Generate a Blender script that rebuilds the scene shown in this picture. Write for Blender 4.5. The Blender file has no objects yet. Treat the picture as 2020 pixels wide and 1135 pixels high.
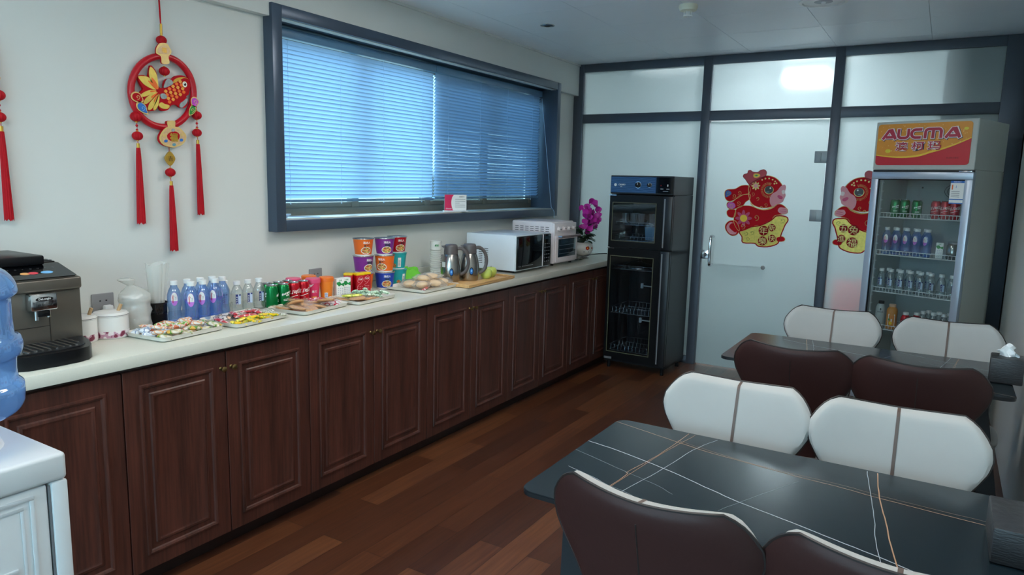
import bpy, bmesh, math, random
from math import sin, cos, pi, radians, sqrt, atan2
from mathutils import Matrix, Vector, Euler, noise
random.seed(7)
SC = bpy.context.scene
COL = SC.collection
R = radians

# ------------------------------------------------------------------ materials
def lin(c):
    return tuple((x/12.92 if x <= .04045 else ((x+.055)/1.055)**2.4) for x in [v/255 for v in c])
_m = {}
def new_mat(name):
    m = bpy.data.materials.new(name); m.use_nodes = True
    nt = m.node_tree; nt.nodes.clear()
    out = nt.nodes.new('ShaderNodeOutputMaterial')
    return m, nt, out
def N(nt, t, **kw):
    n = nt.nodes.new('ShaderNode'+t)
    for k, v in kw.items():
        if k in n.inputs.keys(): n.inputs[k].default_value = v
        else: setattr(n, k, v)
    return n
def mat(name, rgb, rough=.5, metal=0, vary=.06, scale=30, bump=0, spec=.5, coat=0, sheen=0, stretch=(1, 1, 1), sub=0, emit=0):
    """Principled with a noise-driven variation of its colour."""
    if name in _m: return _m[name]
    m, nt, out = new_mat(name)
    p = N(nt, 'BsdfPrincipled'); p.inputs['Roughness'].default_value = rough; p.inputs['Metallic'].default_value = metal
    p.inputs['Specular IOR Level'].default_value = spec; p.inputs['Coat Weight'].default_value = coat
    p.inputs['Sheen Weight'].default_value = sheen
    c = lin(rgb)
    tc = N(nt, 'TexCoord'); mp = N(nt, 'Mapping'); mp.inputs['Scale'].default_value = stretch
    nz = N(nt, 'TexNoise'); nz.inputs['Scale'].default_value = scale; nz.inputs['Detail'].default_value = 4
    nt.links.new(tc.outputs['Object'], mp.inputs[0]); nt.links.new(mp.outputs[0], nz.inputs['Vector'])
    mx = N(nt, 'Mix', data_type='RGBA')
    mx.inputs[6].default_value = tuple(max(0, x*(1-vary)) for x in c)+(1,)
    mx.inputs[7].default_value = tuple(min(1, x*(1+vary)+vary*.01) for x in c)+(1,)
    nt.links.new(nz.outputs['Fac'], mx.inputs[0]); nt.links.new(mx.outputs[2], p.inputs['Base Color'])
    if bump:
        b = N(nt, 'Bump'); b.inputs['Strength'].default_value = bump; b.inputs['Distance'].default_value = .002
        nt.links.new(nz.outputs['Fac'], b.inputs['Height']); nt.links.new(b.outputs[0], p.inputs['Normal'])
    if emit:
        p.inputs['Emission Color'].default_value = c+(1,); p.inputs['Emission Strength'].default_value = emit
    nt.links.new(p.outputs[0], out.inputs[0])
    _m[name] = m
    return m
def clear(name, rgb, gloss=.12, diff=.0, rough=.03, refr=0, ior=1.33, drgb=None):
    """Thin clear plastic / glass: tinted transparency, a fresnel gloss and a little body."""
    if name in _m: return _m[name]
    m, nt, out = new_mat(name)
    c = lin(rgb)
    tr = N(nt, 'BsdfTransparent'); tr.inputs[0].default_value = c+(1,)
    base = tr
    if refr:
        rf = N(nt, 'BsdfRefraction'); rf.inputs[0].default_value = c+(1,); rf.inputs['IOR'].default_value = ior; rf.inputs['Roughness'].default_value = .02
        a = N(nt, 'MixShader'); a.inputs[0].default_value = refr
        nt.links.new(tr.outputs[0], a.inputs[1]); nt.links.new(rf.outputs[0], a.inputs[2]); base = a
    if diff:
        d = N(nt, 'BsdfDiffuse'); d.inputs[0].default_value = (lin(drgb) if drgb else c)+(1,)
        a = N(nt, 'MixShader'); a.inputs[0].default_value = diff
        nt.links.new(base.outputs[0], a.inputs[1]); nt.links.new(d.outputs[0], a.inputs[2]); base = a
    g = N(nt, 'BsdfGlossy'); g.inputs['Roughness'].default_value = rough
    lw = N(nt, 'Fresnel'); lw.inputs['IOR'].default_value = 1.45
    ad = N(nt, 'Math', operation='MAXIMUM'); ad.inputs[1].default_value = gloss
    nt.links.new(lw.outputs[0], ad.inputs[0])
    a = N(nt, 'MixShader'); geo = N(nt, 'NewGeometry'); iv = N(nt, 'Math', operation='SUBTRACT'); iv.inputs[0].default_value = 1
    nt.links.new(geo.outputs['Backfacing'], iv.inputs[1]); ml = N(nt, 'Math', operation='MULTIPLY'); nt.links.new(ad.outputs[0], ml.inputs[0]); nt.links.new(iv.outputs[0], ml.inputs[1])
    nt.links.new(ml.outputs[0], a.inputs[0])
    nt.links.new(base.outputs[0], a.inputs[1]); nt.links.new(g.outputs[0], a.inputs[2])
    nt.links.new(a.outputs[0], out.inputs[0])
    _m[name] = m
    return m
def emis(name, rgb, s):
    m, nt, out = new_mat(name); e = N(nt, 'Emission'); e.inputs[0].default_value = lin(rgb)+(1,); e.inputs[1].default_value = s
    nt.links.new(e.outputs[0], out.inputs[0]); return m
def wood_mat(name, c1, c2, rough, axis='Z', scale=1.0, coat=0):
    m, nt, out = new_mat(name)
    p = N(nt, 'BsdfPrincipled'); p.inputs['Roughness'].default_value = rough; p.inputs['Coat Weight'].default_value = coat
    tc = N(nt, 'TexCoord'); mp = N(nt, 'Mapping')
    s = {'Z': (60, 60, 3), 'Y': (60, 3, 60), 'X': (3, 60, 60)}[axis]
    mp.inputs['Scale'].default_value = tuple(v*scale for v in s)
    n1 = N(nt, 'TexNoise'); n1.inputs['Scale'].default_value = 1; n1.inputs['Detail'].default_value = 6; n1.inputs['Roughness'].default_value = .65
    mp2 = N(nt, 'Mapping'); mp2.inputs['Scale'].default_value = tuple(v*scale*.12 for v in s)
    n2 = N(nt, 'TexNoise'); n2.inputs['Scale'].default_value = 1; n2.inputs['Detail'].default_value = 2
    nt.links.new(tc.outputs['Object'], mp.inputs[0]); nt.links.new(mp.outputs[0], n1.inputs['Vector'])
    nt.links.new(tc.outputs['Object'], mp2.inputs[0]); nt.links.new(mp2.outputs[0], n2.inputs['Vector'])
    ad = N(nt, 'Math', operation='MULTIPLY_ADD'); ad.inputs[1].default_value = .6
    nt.links.new(n1.outputs['Fac'], ad.inputs[0]); 
    ml = N(nt, 'Math', operation='MULTIPLY'); ml.inputs[1].default_value = .4
    nt.links.new(n2.outputs['Fac'], ml.inputs[0]); nt.links.new(ml.outputs[0], ad.inputs[2])
    cr = N(nt, 'ValToRGB'); cr.color_ramp.elements[0].position = .36; cr.color_ramp.elements[1].position = .64
    cr.color_ramp.elements[0].color = lin(c1)+(1,); cr.color_ramp.elements[1].color = lin(c2)+(1,)
    nt.links.new(ad.outputs[0], cr.inputs[0]); nt.links.new(cr.outputs[0], p.inputs['Base Color'])
    b = N(nt, 'Bump'); b.inputs['Strength'].default_value = .12; b.inputs['Distance'].default_value = .001
    nt.links.new(n1.outputs['Fac'], b.inputs['Height']); nt.links.new(b.outputs[0], p.inputs['Normal'])
    nt.links.new(p.outputs[0], out.inputs[0])
    return m
def multi_mat(name, cols, scale=60, rough=.35, coat=.4):
    """Printed wrapper: patches of several colours chosen by a stretched noise."""
    if name in _m: return _m[name]
    m, nt, out = new_mat(name)
    p = N(nt, 'BsdfPrincipled'); p.inputs['Roughness'].default_value = rough; p.inputs['Coat Weight'].default_value = coat
    tc = N(nt, 'TexCoord'); nz = N(nt, 'TexNoise'); nz.inputs['Scale'].default_value = scale; nz.inputs['Detail'].default_value = 1
    nt.links.new(tc.outputs['Object'], nz.inputs['Vector'])
    cr = N(nt, 'ValToRGB'); cr.color_ramp.interpolation = 'CONSTANT'
    el = cr.color_ramp.elements
    while len(el) < len(cols): el.new(.5)
    for i, c in enumerate(cols):
        el[i].position = .0 if i == 0 else .34+.32*i/len(cols)
        el[i].color = lin(c)+(1,)
    nt.links.new(nz.outputs['Fac'], cr.inputs[0]); nt.links.new(cr.outputs[0], p.inputs['Base Color'])
    b = N(nt, 'Bump'); b.inputs['Strength'].default_value = .5; b.inputs['Distance'].default_value = .003
    n2 = N(nt, 'TexNoise'); n2.inputs['Scale'].default_value = 90
    nt.links.new(tc.outputs['Object'], n2.inputs['Vector'])
    nt.links.new(n2.outputs['Fac'], b.inputs['Height']); nt.links.new(b.outputs[0], p.inputs['Normal'])
    nt.links.new(p.outputs[0], out.inputs[0]); _m[name] = m
    return m

# ------------------------------------------------------------------ mesh builder
class MB:
    def __init__(s, m=None):
        s.V = []; s.F = []; s.I = []; s.mats = []; s.T = Matrix(); s.m = m; s.ang = 35
    def mi(s, m=None):
        m = m or s.m
        if m not in s.mats: s.mats.append(m)
        return s.mats.index(m)
    def add(s, V, F, m=None, mlist=None):
        o = len(s.V); T = s.T
        s.V += [tuple(T @ Vector(v)) for v in V]
        s.F += [tuple(o+i for i in f) for f in F]
        if mlist: s.I += [s.mi(x) for x in mlist]
        else: s.I += [s.mi(m)]*len(F)
        return s
    def box(s, x0, x1, y0, y1, z0, z1, m=None, bev=0, seg=2):
        if bev:
            b = bmesh.new(); bmesh.ops.create_cube(b, size=1)
            for v in b.verts: v.co = Vector((x0+(v.co.x+.5)*(x1-x0), y0+(v.co.y+.5)*(y1-y0), z0+(v.co.z+.5)*(z1-z0)))
            bmesh.ops.bevel(b, geom=b.edges[:], offset=bev, segments=seg, profile=.5, affect='EDGES')
            b.verts.index_update()
            s.add([v.co[:] for v in b.verts], [[v.index for v in f.verts] for f in b.faces], m); b.free(); return s
        V = [(x, y, z) for x in (x0, x1) for y in (y0, y1) for z in (z0, z1)]
        return s.add(V, [(0, 1, 3, 2), (4, 6, 7, 5), (0, 4, 5, 1), (2, 3, 7, 6), (0, 2, 6, 4), (1, 5, 7, 3)], m)
    def lathe(s, prof, c=(0, 0, 0), seg=24, m=None, fn=None, cap=True, ell=(1, 1)):
        """prof: (radius, height) pairs; fn(i, j) gives the material of one face."""
        V = []; F = []; ml = []
        for r, z in prof:
            for j in range(seg):
                a = 2*pi*j/seg; V.append((c[0]+r*cos(a)*ell[0], c[1]+r*sin(a)*ell[1], c[2]+z))
        for i in range(len(prof)-1):
            for j in range(seg):
                k = (j+1) % seg
                F.append((i*seg+j, i*seg+k, (i+1)*seg+k, (i+1)*seg+j)); ml.append((fn(i, j) if fn else None) or m or s.m)
        if cap:
            F.append(tuple(reversed(range(seg)))); ml.append(m or s.m)
            F.append(tuple((len(prof)-1)*seg+j for j in range(seg))); ml.append(m or s.m)
        return s.add(V, F, None, ml)
    def cyl(s, p, q, r, seg=12, m=None, r2=None):
        p = Vector(p); q = Vector(q); d = q-p; L = d.length
        old = s.T; s.T = old @ Matrix.Translation(p) @ d.to_track_quat('Z', 'Y').to_matrix().to_4x4()
        s.lathe([(r, 0), (r if r2 is None else r2, L)], seg=seg, m=m); s.T = old; return s
    def tube(s, pts, r, seg=8, m=None, closed=False):
        P = [Vector(p) for p in pts]; n = len(P); V = []; F = []
        up = Vector((.13, .21, 1)).normalized(); prev = None
        for i in range(n):
            a = P[i-1] if (i or closed) else P[i]; b = P[(i+1) % n] if (i < n-1 or closed) else P[i]
            t = (b-a)
            t = t.normalized() if t.length > 1e-9 else Vector((0, 0, 1))
            if prev is None:
                x = up.cross(t)
                if x.length < .1: x = Vector((1, 0, 0)).cross(t)
                x.normalize()
            else:
                x = prev-t*prev.dot(t); x = x.normalized() if x.length > 1e-6 else prev
            prev = x; y = t.cross(x); rr = r[i] if isinstance(r, (list, tuple)) else r
            for j in range(seg):
                an = 2*pi*j/seg; V.append(P[i]+x*rr*cos(an)+y*rr*sin(an))
        for i in range(n if closed else n-1):
            k = (i+1) % n
            for j in range(seg):
                l = (j+1) % seg; F.append((i*seg+j, i*seg+l, k*seg+l, k*seg+j))
        if not closed:
            F.append(tuple(reversed(range(seg)))); F.append(tuple((n-1)*seg+j for j in range(seg)))
        return s.add(V, F, m)
    def sph(s, c, r, m=None, seg=16, sc=(1, 1, 1)):
        n = seg//2; pr = [(max(.0005, r*sin(pi*i/n)), -r*cos(pi*i/n)) for i in range(n+1)]
        old = s.T; s.T = old @ Matrix.Translation(c) @ Matrix.Diagonal((sc[0], sc[1], sc[2], 1))
        s.lathe(pr, seg=seg, m=m); s.T = old; return s
    def prism(s, poly, d0, d1, ax='z', m=None, side=None):
        """poly in the plane across axis ax: x->(y,z), y->(x,z), z->(x,y)."""
        f = {'x': lambda a, b, d: (d, a, b), 'y': lambda a, b, d: (a, d, b), 'z': lambda a, b, d: (a, b, d)}[ax]
        n = len(poly)
        ar = sum(poly[i][0]*poly[(i+1) % n][1]-poly[(i+1) % n][0]*poly[i][1] for i in range(n))
        if (ar < 0) != (ax == 'y'): poly = poly[::-1]
        if d1 < d0: d0, d1 = d1, d0
        V = [f(a, b, d0) for a, b in poly]+[f(a, b, d1) for a, b in poly]
        F = [tuple(reversed(range(n))), tuple(range(n, 2*n))]+[(i, (i+1) % n, n+(i+1) % n, n+i) for i in range(n)]
        if side: return s.add(V, F, None, [m or s.m]*2+[side]*n)
        return s.add(V, F, m)
    def grid(s, f, nu, nv, m=None, close=False):
        V = [f(i/nu, j/nv) for j in range(nv+1) for i in range(nu+1)]
        F = [(j*(nu+1)+i, j*(nu+1)+i+1, (j+1)*(nu+1)+i+1, (j+1)*(nu+1)+i) for j in range(nv) for i in range(nu)]
        return s.add(V, F, m)
    def build(s, name, parent=None, loc=None, rot=0, smooth=True, label=None):
        me = bpy.data.meshes.new(name)
        me.from_pydata([tuple(v) for v in s.V], [], s.F)
        for m in s.mats: me.materials.append(m)
        for p, i in zip(me.polygons, s.I): p.material_index = i
        if smooth:
            me.polygons.foreach_set('use_smooth', [True]*len(me.polygons)); me.set_sharp_from_angle(angle=R(s.ang))
        me.update()
        o = bpy.data.objects.new(name, me); COL.objects.link(o)
        if parent: o.parent = parent
        if loc: o.location = loc
        if rot: o.rotation_euler = (0, 0, rot)
        if label: o['label'] = label
        return o
_tc = {}
def txt(mb, s, h, fn, m, bold=.0, cx=True):
    """Lettering: outlines of the characters laid on a surface; fn(u, v) -> point; h is the character height."""
    k = (s, bold)
    if k not in _tc:
        c = bpy.data.curves.new('t', 'FONT'); c.body = s; c.size = 1; c.offset = bold; c.resolution_u = 2
        ob = bpy.data.objects.new('t', c); COL.objects.link(ob)
        dg = bpy.context.evaluated_depsgraph_get(); me = bpy.data.meshes.new_from_object(ob.evaluated_get(dg))
        _tc[k] = ([v.co[:2] for v in me.vertices], [tuple(p.vertices) for p in me.polygons])
        bpy.data.objects.remove(ob); bpy.data.meshes.remove(me); bpy.data.curves.remove(c)
    V, F = _tc[k]
    if not V: return
    xs = [v[0] for v in V]; ys = [v[1] for v in V]
    ox = (min(xs)+max(xs))/2 if cx else min(xs); oy = (min(ys)+max(ys))/2; sc = h/(max(ys)-min(ys))
    mb.add([fn((x-ox)*sc, (y-oy)*sc) for x, y in V], F, m)
def flat(o, u, v):
    o = Vector(o); u = Vector(u); v = Vector(v)
    return lambda a, b: o+u*a+v*b
def wrap(r, a0, z0, vert=False):
    if vert: return lambda a, b: ((r*cos(a0+b/r)), (r*sin(a0+b/r)), z0-a)
    return lambda a, b: ((r*cos(a0+a/r)), (r*sin(a0+a/r)), z0+b)
def wrap_poly(mb, poly, fn, m):
    n = len(poly); cx = sum(p[0] for p in poly)/n; cy = sum(p[1] for p in poly)/n
    mb.add([fn(cx, cy)]+[fn(*p) for p in poly], [(0, i+1, (i+1) % n+1) for i in range(n)], m)
def ellipse(a, b, n=20, cx=0, cy=0): return [(cx+a*cos(2*pi*i/n), cy+b*sin(2*pi*i/n)) for i in range(n)]
def rrect(x0, x1, y0, y1, r, n=5):
    P = []
    for cx, cy, a in ((x1-r, y1-r, 0), (x0+r, y1-r, 90), (x0+r, y0+r, 180), (x1-r, y0+r, 270)):
        for i in range(n+1): t = R(a+90*i/n); P.append((cx+r*cos(t), cy+r*sin(t)))
    return P
def crom(P, n=4, closed=True):
    out = []; L = len(P)
    for i in range(L if closed else L-1):
        p0 = P[(i-1) % L] if closed or i else P[0]; p1 = P[i]; p2 = P[(i+1) % L]; p3 = P[(i+2) % L] if closed or i+2 < L else P[-1]
        for k in range(n):
            t = k/n
            out.append(tuple(.5*(2*b+(c-a)*t+(2*a-5*b+4*c-d)*t*t+(3*b-a-3*c+d)*t**3) for a, b, c, d in zip(p0, p1, p2, p3)))
    if not closed: out.append(tuple(P[-1]))
    return out

# ------------------------------------------------------------------ objects
def thing(name, label, cat, loc=(0, 0, 0), rot=0, group=None):
    o = bpy.data.objects.new(name, None); COL.objects.link(o); o.empty_display_size = .05
    o.location = loc; o.rotation_euler = (0, 0, rot); o['label'] = label; o['category'] = cat
    if group: o['group'] = group
    return o
def tag(o, label, cat, group=None):
    o['label'] = label; o['category'] = cat
    if group: o['group'] = group
    return o
def struct(o): o['kind'] = 'structure'; return o
def dup(root, loc, rot=None, label=None, group=None, cat=None, scale=None):
    def cp(o, par):
        c = o.copy(); COL.objects.link(c); c.parent = par
        for ch in kids.get(o.name, []): cp(ch, c)
        return c
    kids = {}
    for o in root.children_recursive: kids.setdefault(o.parent.name, []).append(o)
    r = cp(root, None); r.location = loc
    if rot is not None: r.rotation_euler = rot if isinstance(rot, (tuple, Euler)) else (0, 0, rot)
    if scale: r.scale = scale
    if label: r['label'] = label
    if group: r['group'] = group
    if cat: r['category'] = cat
    return r
class Repeat:
    """the first placing moves the prototype itself, the later ones copy it"""
    def __init__(s, proto): s.p = proto; s.used = False
    def put(s, loc, rot=0, label=None, group=None, scale=None):
        if not s.used:
            s.used = True; o = s.p; o.location = loc; o.rotation_euler = rot if isinstance(rot, (tuple, Euler)) else (0, 0, rot)
            if scale: o.scale = scale
            if label: o['label'] = label
            if group: o['group'] = group
            return o
        return dup(s.p, loc, rot, label, group, scale=scale or (1, 1, 1))

# ------------------------------------------------------------------ palette
WALL = mat('wall_paint', (214, 217, 213), .75, vary=.015, scale=6)
CEIL = mat('ceiling_panel', (234, 240, 246), .42, vary=.02, scale=3, metal=.0)
CEILGAP = mat('ceiling_seam', (205, 210, 214), .6)
FRAME = mat('slate_blue_aluminium', (72, 86, 103), .32, metal=.35, vary=.04)
PFRAME = mat('charcoal_aluminium', (84, 91, 102), .38, metal=.35, vary=.04)
BRONZE = mat('bronze_sash', (128, 124, 112), .5, metal=.2)
SILL = mat('sill_stone', (190, 190, 180), .35)
COUNTER = mat('quartz_counter', (214, 212, 198), .22, vary=.05, scale=260, coat=.2)
WOOD = wood_mat('walnut_door', (48, 26, 21), (90, 50, 40), .38, 'Z', 1.4)
WOODD = mat('walnut_dark', (38, 22, 19), .5)
HINGE = mat('satin_hinge', (150, 158, 162), .45, metal=.4)
BRASS = mat('antique_brass', (120, 100, 62), .35, metal=.9)
WHITE = mat('white_plastic', (232, 234, 234), .35, vary=.02)
WHITEM = mat('white_painted_metal', (222, 230, 236), .3, vary=.02)
PINKM = mat('pale_pink_enamel', (232, 222, 222), .3, vary=.02)
BLACK = mat('black_plastic', (14, 15, 18), .3, vary=.1, spec=.25)
BLACKG = mat('black_glass', (6, 8, 12), .06, vary=.1, spec=.4)
BLACKM = mat('black_metal', (28, 31, 36), .35, metal=.3, vary=.08)
DGREY = mat('dark_grey', (52, 54, 56), .4)
GREY = mat('mid_grey', (128, 130, 134), .35, metal=.2)
CHROME = mat('chrome', (205, 208, 212), .12, metal=1, vary=.02)
STEEL = mat('brushed_steel', (165, 162, 158), .25, metal=1, vary=.08, scale=8, stretch=(1, 1, 30))
TITAN = mat('titanium_grey', (104, 98, 90), .36, metal=.55, vary=.05)
RED = mat('festive_red', (178, 8, 24), .6, vary=.12, scale=60, spec=.15)
REDSILK = mat('red_silk', (176, 10, 26), .6, vary=.25, scale=60, stretch=(6, 6, .4), spec=.2)
REDGL = mat('glossy_red', (186, 8, 30), .35, spec=.4, coat=.1)
GOLD = mat('gold_foil', (200, 158, 62), .32, metal=.55, vary=.25, scale=70)
GOLDL = mat('pale_gold', (222, 190, 120), .4, metal=.2, vary=.2, scale=90)
ORANGE = mat('print_orange', (238, 108, 28), .35)
YELLOW = mat('print_yellow', (246, 200, 20), .35)
GREEN = mat('print_green', (30, 140, 70), .35)
CANGREEN = mat('can_green', (0, 124, 62), .22, metal=.5, vary=.05)
CANRED = mat('can_red', (196, 16, 36), .22, metal=.4, vary=.05)
SILVER = mat('can_silver', (190, 192, 194), .25, metal=.9)
BLUE = mat('print_blue', (24, 66, 176), .35)
NAVY = mat('print_navy', (24, 38, 112), .4)
LBLUE = mat('print_light_blue', (130, 190, 235), .35)
TEAL = mat('print_teal', (20, 168, 172), .35)
PURPLE = mat('print_purple', (128, 40, 140), .35)
PINK = mat('print_pink', (232, 60, 110), .35)
LPINK = mat('soft_pink', (236, 160, 168), .5)
MAGENTA = mat('orchid_magenta', (204, 36, 166), .5, vary=.3, scale=80)
CREAMTXT = mat('print_white', (240, 240, 236), .4, vary=.01)
INK = mat('print_black', (20, 18, 20), .4)
PBLUE = mat('blue_print', (40, 110, 190), .4)
BROWNL = mat('brown_leather', (52, 30, 29), .5, vary=.08, scale=120, bump=.15, spec=.25)
PIPE = mat('dark_piping', (34, 28, 28), .5)
FABRIC = mat('white_suede', (170, 170, 168), .85, vary=.03, scale=25, sheen=.3, bump=.1)
GLASSW = clear('window_glass', (225, 240, 240), .06)
GLASSD = clear('smoked_glass', (222, 228, 232), .06, rough=.02)
GLASSF = clear('fridge_glass', (244, 248, 248), .05, diff=.03, drgb=(120, 140, 150))
CLEARP = clear('clear_plastic', (236, 240, 242), .1, diff=.10, drgb=(225, 230, 232))
GANT = clear('bluish_bottle_plastic', (204, 224, 250), .12, diff=.16, drgb=(140, 182, 236), refr=.15)
WATERB = clear('clear_water_bottle', (240, 245, 247), .12, diff=.10, drgb=(222, 232, 236), refr=.2)
COOLB = clear('blue_cooler_bottle', (176, 208, 244), .12, diff=.30, drgb=(150, 194, 232), refr=.15)
BAGP = clear('thin_bag_film', (246, 247, 246), .07, diff=.40, drgb=(236, 236, 230), rough=.25)
GREENBAG = clear('green_bag_film', (180, 245, 130), .06, diff=.85, drgb=(140, 240, 90), rough=.3)


def frosted(name):
    m, nt, out = new_mat(name)
    d = N(nt, 'BsdfDiffuse'); d.inputs[0].default_value = (.42, .49, .49, 1)
    t = N(nt, 'BsdfTranslucent'); t.inputs[0].default_value = (.76, .82, .82, 1)
    rf = N(nt, 'BsdfRefraction'); rf.inputs[0].default_value = (.82, .88, .88, 1); rf.inputs['IOR'].default_value = 1.25; rf.inputs['Roughness'].default_value = .5
    g = N(nt, 'BsdfGlossy'); g.inputs['Roughness'].default_value = .5; g.inputs[0].default_value = (.9, .95, .95, 1)
    a = N(nt, 'MixShader'); a.inputs[0].default_value = .62
    nt.links.new(d.outputs[0], a.inputs[1]); nt.links.new(t.outputs[0], a.inputs[2])
    b = N(nt, 'MixShader'); b.inputs[0].default_value = .6
    nt.links.new(a.outputs[0], b.inputs[1]); nt.links.new(rf.outputs[0], b.inputs[2])
    c = N(nt, 'MixShader'); c.inputs[0].default_value = .16
    nt.links.new(b.outputs[0], c.inputs[1]); nt.links.new(g.outputs[0], c.inputs[2])
    nt.links.new(c.outputs[0], out.inputs[0]); return m
FROST = frosted('frosted_glass')
def slat_mat(name, col, tr):
    m, nt, out = new_mat(name)
    d = N(nt, 'BsdfPrincipled'); d.inputs['Base Color'].default_value = col+(1,); d.inputs['Roughness'].default_value = .4
    t = N(nt, 'BsdfTranslucent'); t.inputs[0].default_value = tr+(1,)
    a = N(nt, 'MixShader'); a.inputs[0].default_value = .40
    nt.links.new(d.outputs[0], a.inputs[1]); nt.links.new(t.outputs[0], a.inputs[2]); nt.links.new(a.outputs[0], out.inputs[0]); return m
SLAT = slat_mat('blue_slat', (.30, .44, .58), (.28, .43, .64))

def floor_mat():
    m, nt, out = new_mat('plank_floor')
    p = N(nt, 'BsdfPrincipled'); p.inputs['Roughness'].default_value = .3; p.inputs['Coat Weight'].default_value = .25; p.inputs['Coat Roughness'].default_value = .25
    tc = N(nt, 'TexCoord'); mp = N(nt, 'Mapping'); mp.inputs['Rotation'].default_value = (0, 0, R(90)); mp.inputs['Location'].default_value = (.3, -.02, 0)
    br = N(nt, 'TexBrick'); br.offset = .37; br.offset_frequency = 2; br.squash = 1
    br.inputs['Scale'].default_value = 1; br.inputs['Brick Width'].default_value = .86; br.inputs['Row Height'].default_value = .1095
    br.inputs['Mortar Size'].default_value = .0012; br.inputs['Mortar Smooth'].default_value = .2; br.inputs['Bias'].default_value = 0
    br.inputs['Color1'].default_value = (0, 0, 0, 1); br.inputs['Color2'].default_value = (1, 1, 1, 1); br.inputs['Mortar'].default_value = (.5, .5, .5, 1)
    nt.links.new(tc.outputs['Object'], mp.inputs[0]); nt.links.new(mp.outputs[0], br.inputs['Vector'])
    g = N(nt, 'Mapping'); g.inputs['Scale'].default_value = (70, 3.2, 1)
    nz = N(nt, 'TexNoise'); nz.inputs['Scale'].default_value = 1; nz.inputs['Detail'].default_value = 6; nz.inputs['Distortion'].default_value = .6
    nt.links.new(tc.outputs['Object'], g.inputs[0]); nt.links.new(g.outputs[0], nz.inputs['Vector'])
    a = N(nt, 'Math', operation='MULTIPLY'); a.inputs[1].default_value = .44
    nt.links.new(br.outputs['Color'], a.inputs[0])
    b = N(nt, 'Math', operation='MULTIPLY_ADD'); b.inputs[1].default_value = .5
    nt.links.new(nz.outputs['Fac'], b.inputs[0]); nt.links.new(a.outputs[0], b.inputs[2])
    cr = N(nt, 'ValToRGB'); e = cr.color_ramp.elements
    e[0].position = .10; e[0].color = lin((50, 26, 18))+(1,); e[1].position = .86; e[1].color = lin((126, 78, 48))+(1,)
    x = e.new(.5); x.color = lin((84, 47, 30))+(1,)
    nt.links.new(b.outputs[0], cr.inputs[0])
    mx = N(nt, 'Mix', data_type='RGBA'); mx.inputs[7].default_value = lin((30, 16, 12))+(1,)
    nt.links.new(br.outputs['Fac'], mx.inputs[0]); nt.links.new(cr.outputs[0], mx.inputs[6]); nt.links.new(mx.outputs[2], p.inputs['Base Color'])
    bm = N(nt, 'Bump'); bm.inputs['Strength'].default_value = .25; bm.inputs['Distance'].default_value = .0015; bm.invert = True
    nt.links.new(br.outputs['Fac'], bm.inputs['Height']); nt.links.new(bm.outputs[0], p.inputs['Normal'])
    nt.links.new(p.outputs[0], out.inputs[0]); return m
FLOOR = floor_mat()

# ================================================================== ROOM
XR = 3.172; YP = 3.085; YB = -4.0; ZC = 2.422
struct(MB(FLOOR).box(-.0, XR, YB, YP+.06, -.05, 0).build('floor'))
# wall with the window opening
b = MB(WALL); WT = -.26
b.box(WT, 0, YB, -.10, 0, 2.6); b.box(WT, 0, 2.70, YP+.1, 0, 2.6)
b.box(WT, 0, -.10, 2.70, 0, 1.18); b.box(WT, 0, -.10, 2.70, 2.205, 2.6)
struct(b.build('wall_left'))
struct(MB(WALL).box(XR, XR+.12, YB, YP+.06, 0, 2.6).build('wall_right'))
b = MB(WALL); b.box(-.2, .5, YB-.12, YB, 0, 2.6); b.box(2.9, XR+.12, YB-.12, YB, 0, 2.6); b.box(.5, 2.9, YB-.12, YB, 0, .5); b.box(.5, 2.9, YB-.12, YB, 2.3, 2.6); struct(b.build('wall_rear'))  # opening added in the unseen rear wall to let soft daylight in
struct(MB(mat('bounce_slab_pale', (205, 205, 200), .8)).box(-4, 7, YB-7, YB-.12, -.1, -.04).build('ground_bounce_slab'))  # unseen pale slab, added to bounce skylight up to the ceiling
struct(MB(mat('sky_block_grey', (200, 200, 200), .8)).box(-1, 5, YB-1.3, YB-.12, 2.62, 2.75).build('roof_sky_block'))  # unseen slab, added to keep direct sky off the chair backs
struct(MB(GLASSW).box(.5, 2.9, YB-.06, YB-.055, .5, 2.3).build('window_added_rear', smooth=False))  # made-up rear glazing, out of view, as a daylight source
b = MB(PFRAME)
for x in (.5, 1.28, 2.07, 2.85): b.box(x, x+.05, YB-.09, YB-.03, .5, 2.3)
b.box(.5, 2.9, YB-.09, YB-.03, .5, .55); b.box(.5, 2.9, YB-.09, YB-.03, 2.25, 2.3); struct(b.build('window_added_rear_frame'))  # frame of the added rear daylight opening
b = MB(WALL); b.box(0, .045, YB, YP, 2.167, ZC); struct(b.build('trim_1'))
struct(MB(WALL).box(.045, .057, YB, YP, ZC-.014, ZC).build('trim_2'))
# low upstand behind the worktop
# ceiling of clip-in panels
b = MB(CEIL)
xs = [.045]+[.31+.577*i for i in range(6)]; ys = [-4.1+.5325*i+.075 for i in range(14)]
ys = [y for y in ys if y < YP]+[YP+.0]
for i in range(len(xs)-1):
    for j in range(len(ys)-1):
        x1 = min(xs[i+1], XR)
        b.box(xs[i]+.0014, x1-.0014, ys[j]+.0012, ys[j+1]-.0012, ZC, ZC+.02)
b.box(0, XR, YB, YP+.05, ZC+.004, ZC+.1, CEILGAP)
struct(b.build('ceiling', smooth=False))

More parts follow.
